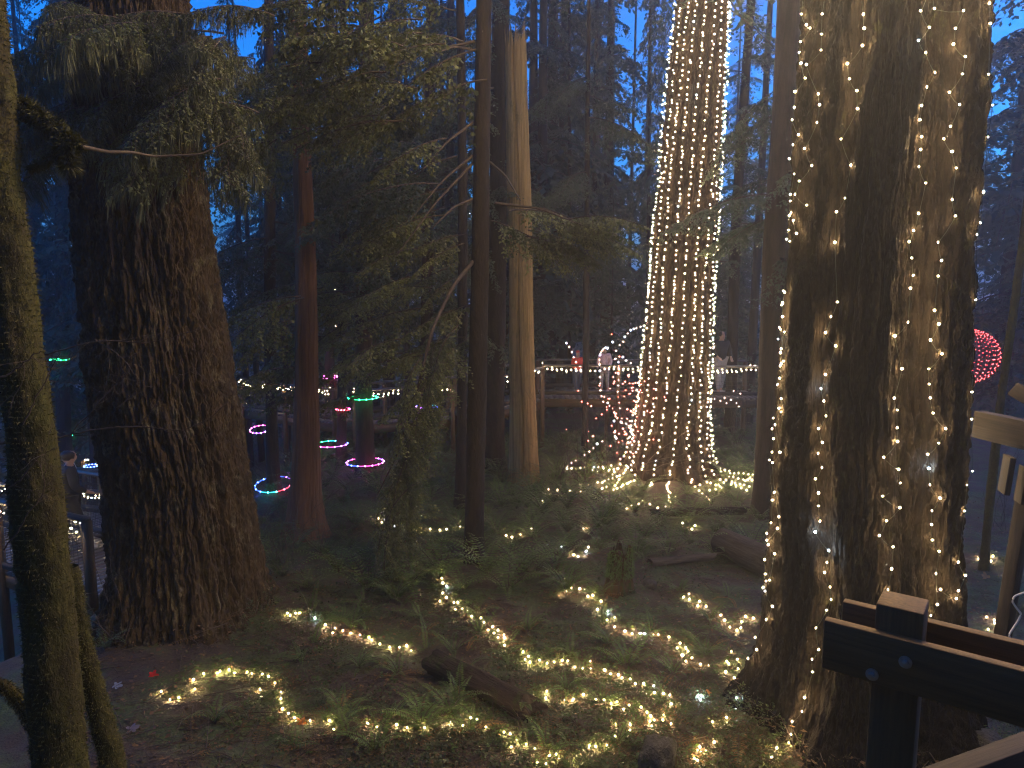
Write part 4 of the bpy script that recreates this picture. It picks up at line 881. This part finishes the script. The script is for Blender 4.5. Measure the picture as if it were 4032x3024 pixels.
fern(1775, 2815, 7, .85, 'fern with one tall straight frond in front of the fallen log')
tf = fern(1800, 2800, 2, .8, 'straight tall frond pair rising across the fallen log', FRU, [1.6, 2.2])
fern(1660, 2870, 9, .85, 'broad low fern sprawling before the fallen log')
fern(2465, 2630, 5, .9, 'sparse fern with four long arching fronds on open soil', FR, [.2, .9, 2.3, 2.9, 1.6])
fern(2230, 2340, 12, .95, 'lush yellow-lit fern beside the rotten stump')
fern(2365, 2080, 14, 1.25, 'big bushy fern in front of the densely lit tree')
fern(2380, 2470, 2, .65, 'small upright frond below the rotten stump', FRU, [1.0, 4.0])
fern(1990, 2590, 4, .6, 'small fern hanging over the long zigzag strand')
fern(1560, 2370, 8, 1.1, 'large arching fern in shade below the speckled trunk')
fern(1730, 2290, 10, .95, 'full fern at the start of the long zigzag strand')
fern(2290, 2660, 7, .65, 'small fern in the middle of the lit forest floor')
fern(1390, 2480, 5, .8, 'browning fern on the bank beside the upright bright fern', FR + FRD)
fern(1330, 2500, 5, .6, 'dead orange-brown fern lit by the short strand', FRD)
fern(1350, 2860, 8, .75, 'spreading fern on the dark soil near the looping strand')
fern(850, 2850, 7, .7, 'dim fern sprig on dark soil below the looping strand')
fern(2530, 2200, 7, .8, 'fern beside the rotten stump with fronds over its top')
fern(2900, 1990, 7, .9, 'fern on the bank between the dense-lit tree and the broad trunk')
fern(2640, 2000, 8, .85, 'fern over the short strand before the dense-lit tree')
fern(1480, 2960, 6, .7, 'fern tuft on damp soil next to the small green herbs')
fern(2150, 2960, 5, .6, 'small fern on open soil next to the grey stone')
def fern_all(seed):
    r = random.Random(seed); mb = MB()
    for i in range(12):
        f_ = frond_mb(r.uniform(.5, .75), seed * 50 + i, r.uniform(.9, 1.4), r.uniform(-.8, 0), 18); az = i / 12 * 6.283 + r.uniform(-.3, .3); c, s = math.cos(az), math.sin(az); Rm = np.array([[c, -s, 0], [s, c, 0], [0, 0, 1]])
        o = mb.n
        for v_, ff_, mm in zip(f_.v, f_.f, f_.m): mb.v.append(v_ @ Rm.T); mb.f.append(ff_ + o); mb.m.append(mm)
        mb.n += f_.n
    return mb.mesh('fern', FM)
FA = [fern_all(k) for k in (1, 2, 3, 4)]
spots = []; tries = 0
def clear(x, y):
    return all((x - a) ** 2 + (y - b2) ** 2 > c for a, b2, c in ((-4.0, 7.9, 1.9), (3.05, 5.8, 2.4), (3.2, 14.5, 1.6)))
while len(spots) < 240 and tries < 6000:
    tries += 1; px, py = random.uniform(950, 3050), random.uniform(1690, 2330)
    if px > 2250 and py > 2200 or px < 1150 and py > 2330: continue
    p = hit(px, py, 0)
    if p is None or p[1] > 19 or not clear(p[0], p[1]) or p[2] > .35: continue
    if all((p[0] - q[0]) ** 2 + (p[1] - q[1]) ** 2 > .2 for q in spots): spots.append(p)
for p in spots:
    s = random.uniform(.75, 1.35); tag(link('fern', random.choice(FA), None, p - [0, 0, .02], (0, 0, random.uniform(0, 6)), s), 'dark arching sword fern in the undergrowth behind the lit clearing', 'fern', 'undergrowth ferns')
rf = random.Random(3); near = []
while len(near) < 42:
    px, py = rf.uniform(1150, 2900), rf.uniform(2300, 2960); p = hit(px, py, 0)
    if p is None or not clear(p[0], p[1]) or p[2] > .3 or any((p[0] - q[0]) ** 2 + (p[1] - q[1]) ** 2 < .1 for q in near): continue
    near.append(p); root = thing('fern', 'small fern sprouting among the light strands of the clearing', 'fern', 'small ferns in the lit clearing', p - [0, 0, .01], rf.uniform(0, 6))
    for k in range(rf.randint(4, 8)): link('frond', rf.choice(FR if rf.random() < .85 else FRD), root, (0, 0, 0), (rf.uniform(-.2, .2), rf.uniform(-.15, .25), k * 1.1 + rf.uniform(-.3, .3)), rf.uniform(.35, .75))
mb = MB()
for k in range(170):
    p = hit(rf.uniform(700, 3100), rf.uniform(2000, 3050), .015)
    if p is None or p[2] > .3: continue
    f_ = frond_mb(rf.uniform(.25, .55), 900 + k, .15, -.1, 16); az = rf.uniform(0, 6.283); c, s_ = math.cos(az), math.sin(az); Rm = np.array([[c, -s_, 0], [s_, c, 0], [0, 0, 1]]); o = mb.n
    for v_, ff_, mm in zip(f_.v, f_.f, f_.m): mb.v.append(v_ @ Rm.T + p); mb.f.append(ff_ + o); mb.m.append(mm)
    mb.n += f_.n
tag(link('dead_frond_litter', mb.mesh('dead_frond_litter', [M['frond_dead'], M['twig']])), 'brown dead fern fronds lying on the soil', None, None, 'stuff')
for px, py in ((3960, 2230), (3880, 2150), (4000, 2420), (330, 2500), (420, 2560), (3930, 2960)):
    p = hit(px, py, 0); tag(link('fern', random.choice(FA), None, p, (0, 0, random.uniform(0, 6)), .6), 'low fern tuft growing apart from the lit clearing', 'fern', 'stray fern tufts')

# ------------------------------------------------------------------ logs, stump, stone
def log(p0, p1, r, mat, label, name='fallen_log', seed=0, ragged=.1, rings=True):
    p0 = np.array(p0, float); p1 = np.array(p1, float); L = np.linalg.norm(p1 - p0); na, nl = 48, max(20, int(L / .04)); th = np.linspace(0, 2 * math.pi, na, endpoint=False)
    TH, X = np.meshgrid(th, np.linspace(0, L, nl)); N = int(2 * math.pi * r / .05)
    Rr = r * (1 + .1 * vn(X * 1.2, TH * 0 + .5, seed=seed) + .06 * vn(TH / 6.283 * 5, X * 1.5, seed=seed + 1, perx=5)) + .012 * vn(TH / 6.283 * N, X * 3, seed=seed + 2, perx=N) + .006 * vn(TH / 6.283 * N * 3, X * 9, seed=seed + 3, perx=N * 3)
    XX = X + 0; e = ragged * vn(TH / 6.283 * 9, TH * 0 + seed, seed=seed + 4, perx=9); XX += e * sstep(L - .3, L, X) - e * (1 - sstep(0, .3, X)) * .4
    V = np.stack([XX, Rr * np.cos(TH), Rr * np.sin(TH)], -1); mb = grid_mb(V)
    for row, s in ((0, 1), (nl - 1, -1)):
        c = V[row].mean(0) + [s * .03, 0, 0]; k = mb.n; mb.add(np.concatenate([V[row], [c]]), [[i, (i + 1) % na, na] for i in range(na)], 1)
    o = link(name, mb.mesh(name, [mat, M['logpale']], True), None); x = (p1 - p0) / L; y = np.cross([0, 0, 1.0], x); y /= np.linalg.norm(y); z = np.cross(x, y)
    mt_ = Matrix(np.column_stack([x, y, z]).tolist()).to_4x4(); mt_.translation = Vector(p0); o.matrix_world = mt_
    return tag(o, label, 'log')
def onz(px, py, z): return atZ(px, py, z)
log(onz(1700, 2600, .08), onz(2100, 2800, .06), .12, M['log'], 'dark rotting fallen log lying among ferns on the clearing', seed=1)
log(onz(2840, 2130, .17), onz(3060, 2235, .15), .2, M['logpale'], 'thick cut log lying against the foot of the broad trunk', seed=2, ragged=.02)
log(onz(2555, 2215, .1), onz(2830, 2190, .1), .06, M['logpale'], 'thin pale log lying level beside the stump', seed=3)
log(onz(2120, 2235, .08), onz(2330, 2105, .12), .05, M['log'], 'mossy slanting branch lying before the big fern', seed=4)
log(onz(1290, 1790, .1), onz(1460, 1795, .1), .1, M['log'], 'long log lying beneath the large pink and blue hoop', seed=5)
log(onz(2560, 2020, .12), onz(2930, 2010, .1), .07, M['log'], 'dark log at the foot of the dense-lit tree', seed=6)
sb = atZ(2440, 2352, 0.02); na = 60
Vs = trunk_grid([(sb[0], sb[1] + .1, -.2, .16), (sb[0], sb[1] + .1, .2, .155), (sb[0] + .02, sb[1] + .1, .6, .14)], na, 70, 'strip', .5, .15, 5, 77, .02, groove=[(-1.6, .12, .06)])
jag = .25 * np.abs(vn(np.arange(na) * .2, np.zeros(na), seed=3)) + .1 * np.abs(vn(np.arange(na) * .7, np.zeros(na), seed=4)); Vs[-20:, :, 2] += np.linspace(0, 1, 20)[:, None] ** 1.5 * (jag[None] - .15)
stp = thing('tree_stump', 'rotten reddish stump draped with moss and split down its front', 'stump', None, (sb[0], sb[1] + .1, 0)); mb = grid_mb(Vs - np.array(stp.location)); k = Vs[-8]; mb.add(np.concatenate([k, [k.mean(0)]]) - np.array(stp.location), [[i, (i + 1) % na, na] for i in range(na)])
link('trunk', mb.mesh('trunk', M['stump'], True), stp); mb = MB(); fuzz(mb, Vs[40:] - np.array(stp.location), 2200, .05, 0, 12, down=.8); tag(link('moss', mb.mesh('moss', M['frond']), stp), kind='stuff')
def rock(px, py, s, label, seed, mat=None):
    p = hit(px, py, 0); v, f = ico(1.0)
    for _ in range(3):
        nv = list(map(tuple, v)); key = {}; nf = []
        def mid(a, b2):
            k = (min(a, b2), max(a, b2))
            if k not in key: q = (np.array(nv[a]) + np.array(nv[b2])); q /= np.linalg.norm(q); key[k] = len(nv); nv.append(tuple(q))
            return key[k]
        for a, b2, c in f: x, y, z = mid(a, b2), mid(b2, c), mid(c, a); nf += [(a, x, z), (b2, y, x), (c, z, y), (x, y, z)]
        v = np.array(nv); f = np.array(nf)
    v = np.sign(v) * np.abs(v) ** .7; v = v * (1 + .22 * vn(v[:, 0] * 1.6 + 5, v[:, 1] * 1.6 + 5, v[:, 2] * 1.6 + 5, seed=seed) + .05 * vn(v[:, 0] * 6 + 5, v[:, 1] * 6 + 5, v[:, 2] * 6 + 5, seed=seed + 1))[:, None]
    mb = MB(); mb.add(v * np.array(s), f); tag(link('stone', mb.mesh('stone', mat or M['rock'], True), None, p + [0, 0, s[2] * .3], (0, 0, seed)), label, 'stone')
rock(2590, 3010, (.13, .14, .17), 'grey blunt stone by the bunched bulbs at the broad trunk root', 1)
rock(3880, 2940, (.14, .12, .09), 'rounded mossy stone under the pale handrail', 2)
rock(2560, 2310, (.09, .09, .07), 'small grey stone beside the rotten stump', 3)

# ------------------------------------------------------------------ bare twigs, shrubs, mossy branches
def twigs(mb, p, d, L, r, depth, rr):
    n = 9; pts = [np.array(p, float)]; dd = np.array(d, float); dd /= np.linalg.norm(dd)
    for i in range(n - 1):
        dd = dd + rr.normal(0, .16, 3); dd /= np.linalg.norm(dd); pts.append(pts[-1] + dd * L / (n - 1))
    mb.tube(pts, np.linspace(r, r * .35, n), 4 if depth else 3)
    if depth:
        for k in range(rr.integers(2, 5)):
            i = rr.integers(2, n - 1); e = pts[i] - pts[i - 1]; e = e / np.linalg.norm(e) + rr.normal(0, .55, 3); twigs(mb, pts[i], e, L * rr.uniform(.35, .7), r * .5, depth - 1, rr)
def shrub(p, n, L, label, seed, lean=(0, 0, 1), group='bare shrubs', r=.006):
    rr = np.random.default_rng(seed); root = thing('bare_shrub', label, 'shrub', group, p)
    for i in range(n):
        mb = MB(); d = np.array(lean) + rr.normal(0, .45, 3); d[2] = abs(d[2]) + .2; twigs(mb, (rr.normal(0, .06), rr.normal(0, .06), 0), d, L * rr.uniform(.6, 1.2), r, 2, rr); link('stem', mb.mesh('stem', M['twig']), root)
    return root
shrub(hit(2290, 1900, 0), 8, 1.9, 'tall tangled bare shrub before the raised platform', 1)
shrub(hit(2420, 1880, 0), 9, 1.8, 'bare red-lit bush heaped with blush garlands', 2)
shrub(hit(2520, 1850, 0), 8, 1.7, 'bare bush touching the dense-lit trunk', 3)
shrub(hit(2210, 1930, 0), 6, 1.2, 'low bare shrub at the foot of the snag', 4)
shrub(hit(1120, 2230, 0), 9, 1.0, 'wiry grey shrub between the furrowed fir and red cedar', 5)
shrub(hit(1260, 2200, 0), 7, .9, 'wiry shrub at the red cedar foot', 6)
shrub(hit(2900, 1800, 0), 8, 2.0, 'bare brush between the dense-lit tree and the dark trunk', 7)
shrub(hit(3930, 2080, 0), 6, 1.2, 'thin brush on the bank beyond the railing', 8)
shrub(hit(470, 2500, 0), 6, .8, 'thin brush in the dark beside the mossy sapling', 9)
shrub(hit(1060, 1940, 0), 6, .8, 'dim brush under the rainbow hoop', 10)
ml = np.array(TREES['maple'].location)
TW = [([(-40, 650), (300, 635), (550, 545), (700, 515), (1000, 550), (1230, 480), (1330, 440)], 5.2, .007), ([(0, 1215), (350, 1170), (600, 1110), (900, 1085), (1160, 1110), (1350, 1020), (1450, 930)], 5.0, .008), ([(470, 1150), (650, 950), (720, 880), (880, 690), (900, 600)], 5.1, .005), ([(620, 545), (780, 620), (860, 700), (940, 820)], 5.2, .005), ([(690, 520), (720, 640), (690, 800), (700, 850)], 5.2, .004), ([(0, 780), (130, 720), (280, 620)], 3.6, .005), ([(900, 1085), (1030, 960), (1130, 820), (1300, 740)], 5.0, .004), ([(750, 980), (900, 860), (960, 780)], 5.0, .004), ([(150, 1100), (240, 900), (420, 620)], 3.5, .004), ([(0, 1560), (150, 1430), (330, 1260)], 3.5, .004), ([(20, 1900), (120, 1700), (260, 1540), (330, 1330)], 3.5, .004)]
for pts, Y, r in TW:
    p = [atY(x * .6076, 1008 + y * .6076, Y) for x, y in pts]; P_ = spline(np.array(p) - ml, 24) + np.cumsum(rng.normal(0, .004, (24, 3)), 0); mb = MB(); mb.tube(P_, np.linspace(r, r * .4, 24), 5)
    for i in rng.integers(4, 23, 4): twigs(mb, P_[i], P_[i] - P_[i - 1] + rng.normal(0, .03, 3), rng.uniform(.1, .35), r * .4, 1, rng)
    link('twig', mb.mesh('twig', M['twig'], True), TREES['maple'])
def mossbranch(pts, Y, r0, r1, n, ln, seed):
    p = [atY(x, y, Y) for x, y in pts]; P_ = spline(np.array(p) - ml, 30); Rr = np.linspace(r0, r1, 30); th = np.linspace(0, 6.283, 10, endpoint=False)
    mb = MB(); mb.tube(P_, Rr, 10); o = link('branch', mb.mesh('branch', M['mossbark'], True), TREES['maple'])
    V = mb.v[0].reshape(30, 10, 3); mf = MB(); fuzz(mf, V, n, ln, 0, seed, down=.9); tag(link('moss', mf.mesh('moss', M['moss']), o), kind='stuff')
mossbranch([(70, 400), (100, 425), (160, 465), (230, 515), (285, 560), (325, 580)], 4.1, .028, .022, 3500, .05, 1)
mossbranch([(255, 540), (265, 600), (275, 660)], 4.1, .015, .006, 1200, .07, 2)
mossbranch([(-60, 2680), (20, 2700), (100, 2790), (150, 2880)], 4.1, .03, .04, 2500, .025, 3)
mossbranch([(110, 665), (160, 650), (205, 620), (230, 590)], 4.1, .014, .01, 1200, .03, 4)
p = [atY(x * .6076, y * .6076, 4.1 + .7 * i / 5) for i, (x, y) in enumerate([(530, 950), (700, 985), (850, 985), (1000, 1015), (1300, 1000), (1550, 880)])]
mb = MB(); mb.tube(spline(np.array(p) - ml, 30), np.linspace(.012, .004, 30), 6); link('twig', mb.mesh('twig', M['twig'], True), TREES['maple'])

# ------------------------------------------------------------------ litter and ground cover
def scatter_px(n, x0, x1, y0, y1):
    out = []
    for _ in range(n):
        p = hit(random.uniform(x0, x1), random.uniform(y0, y1), .0)
        if p is not None and p[2] < .3: out.append(p)
    return np.array(out)
S = scatter_px(5200, 300, 4032, 2000, 3060); mb = MB(); 
for p in S:
    a = random.uniform(0, 6.283); L = random.uniform(.04, .2) if random.random() < .85 else random.uniform(.3, .7); d = np.array([math.cos(a), math.sin(a), random.uniform(-.05, .2)]) * L
    mb.tube([p + [0, 0, .008], p + d * .5 + [random.uniform(-.02, .02), random.uniform(-.02, .02), .015], p + d + [0, 0, .01]], [.003 + .006 * max(0, L - .2), .003, .0012], 4)
tag(link('twig_litter', mb.mesh('twig_litter', M['twig'])), 'fallen twigs strewn over the forest floor', None, None, 'stuff')
S = scatter_px(5200, 300, 4032, 1950, 3060); n = len(S); mb = MB(); d = rng.normal(0, 1, (n, 3)); d[:, 2] *= .2; nr = rng.normal(0, .45, (n, 3)) + [0, 0, 1]
leaves(mb, S + [0, 0, .01], d, nr, rng.uniform(.02, .065, n), rng.uniform(.008, .022, n))
tag(link('leaf_litter', mb.mesh('leaf_litter', M['deadleaf'])), 'dead brown leaves strewn over the forest floor', None, None, 'stuff')
mb = MB(); C = [p for p in GROUND_BULBS if random.random() < .8]
C = [p + np.array([random.gauss(0, .12), random.gauss(0, .12), 0]) for p in C for _ in range(3)] + list(scatter_px(420, 900, 4032, 1950, 3050))
for p in C:
    if not clear(p[0], p[1]) and random.random() < .6: continue
    z = float(gh(p[0], p[1])); hgt = random.uniform(.02, .09); k = random.randint(4, 9); top = np.array([p[0] + random.gauss(0, .02), p[1] + random.gauss(0, .02), z + hgt])
    mb.tube([[p[0], p[1], z - .01], top], [.0015, .001], 3, 1); a = np.linspace(0, 6.28, k, endpoint=False) + random.random()
    d = np.stack([np.cos(a), np.sin(a), rng.uniform(-.4, .5, k)], 1); leaves(mb, np.tile(top, (k, 1)) + rng.normal(0, .012, (k, 3)), d, np.tile([0, 0, 1.0], (k, 1)) + rng.normal(0, .3, (k, 3)), rng.uniform(.02, .045, k), rng.uniform(.008, .016, k))
tag(link('ground_herbs', mb.mesh('ground_herbs', [M['herb'], M['twig']])), 'small bright herbs and ivy leaves sprouting round the light strands', None, None, 'stuff')
mb = MB(); S = scatter_px(9000, 700, 4032, 1950, 3060); n = len(S); d = rng.normal(0, .7, (n, 3)); d[:, 2] = np.abs(d[:, 2]) + .35
leaves(mb, S - [0, 0, .005], d, rng.normal(0, 1, (n, 3)), rng.uniform(.02, .07, n), rng.uniform(.002, .006, n))
tag(link('moss_tufts', mb.mesh('moss_tufts', M['moss'])), 'fine moss and grass tufts over the soil', None, None, 'stuff')
mb = MB(); S = []
while len(S) < 7000:
    px, py = random.uniform(950, 3100), 1900 + 1150 * random.random() ** 1.2; p = hit(px, py, 0)
    if p is not None and p[2] < .3 and vn(p[0] * 1.3, p[1] * 1.3, seed=21) > -.15: S.append(p)
S = np.array(S); n = len(S); 
for k in range(3):
    d = rng.normal(0, 1, (n, 3)); d[:, 2] = np.abs(d[:, 2]) * .5; leaves(mb, S + np.stack([rng.normal(0, .02, n), rng.normal(0, .02, n), rng.uniform(.005, .05, n)], 1), d, rng.normal(0, .5, (n, 3)) + [0, 0, 1], rng.uniform(.015, .042, n), rng.uniform(.006, .014, n))
tag(link('ground_cover', mb.mesh('ground_cover', leafmat('cover_leaf', (.03, .045, .012), (.085, .11, .03), .5, .25, 3))), 'low leafy green ground cover over the clearing', None, None, 'stuff')
def maple_leaf(px, py, s, col, label, rot):
    p = hit(px, py, .02); mb = MB(); k = 30; t = np.linspace(0, 6.283, k, endpoint=False); rad = .5 + .5 * np.abs(np.cos(2.5 * (t))) ** 1.4 * (1 + .2 * np.cos(t)); v = np.stack([rad * np.cos(t), rad * np.sin(t), .12 * np.sin(3 * t)], 1) * s
    mb.add(np.concatenate([v, [[0, 0, .0]]]), [[i, (i + 1) % k, k] for i in range(k)])
    tag(link('fallen_leaf', mb.mesh('fallen_leaf', leafmat('leaf_' + label[:6], col, tuple(1.3 * c for c in col), .5, .3, 20)), None, p, rot), label, 'leaf')
maple_leaf(1185, 2850, .055, (.42, .14, .02), 'orange maple leaf glowing beside the looping strand', (.9, .2, 0))
maple_leaf(602, 2660, .05, (.5, .02, .02), 'red leaf standing on edge at the furrowed fir foot', (1.3, .2, .4))
maple_leaf(462, 2700, .05, (.35, .38, .45), 'pale leaf lying beside the furrowed fir foot', (.3, .1, 0))
maple_leaf(520, 2870, .06, (.2, .17, .2), 'dull leaf lying on dark soil below the looping strand', (.2, -.1, .5))
maple_leaf(2795, 2735, .05, (.4, .16, .03), 'tan leaf by the cool white bulbs', (.7, .2, 1))
maple_leaf(3880, 2275, .08, (.26, .15, .04), 'large tan leaf on the bushy bank behind the railing', (1.0, .0, .3))

# ------------------------------------------------------------------ haze
m = bpy.data.materials.new('haze'); m.use_nodes = True; nt = m.node_tree; nt.nodes.clear(); out = nt.nodes.new('ShaderNodeOutputMaterial'); pv = nt.nodes.new('ShaderNodeVolumePrincipled')
pv.inputs['Color'].default_value = (.85, .9, 1, 1); pv.inputs['Density'].default_value = HAZE; pv.inputs['Anisotropy'].default_value = .6; nt.links.new(pv.outputs[0], out.inputs['Volume'])
mb = MB(); mb.box((0, 0, 9.25), (980, 980, 37.5)); tag(link('haze', mb.mesh('haze', m)), 'thin damp evening haze hanging through the forest', None, None, 'stuff')
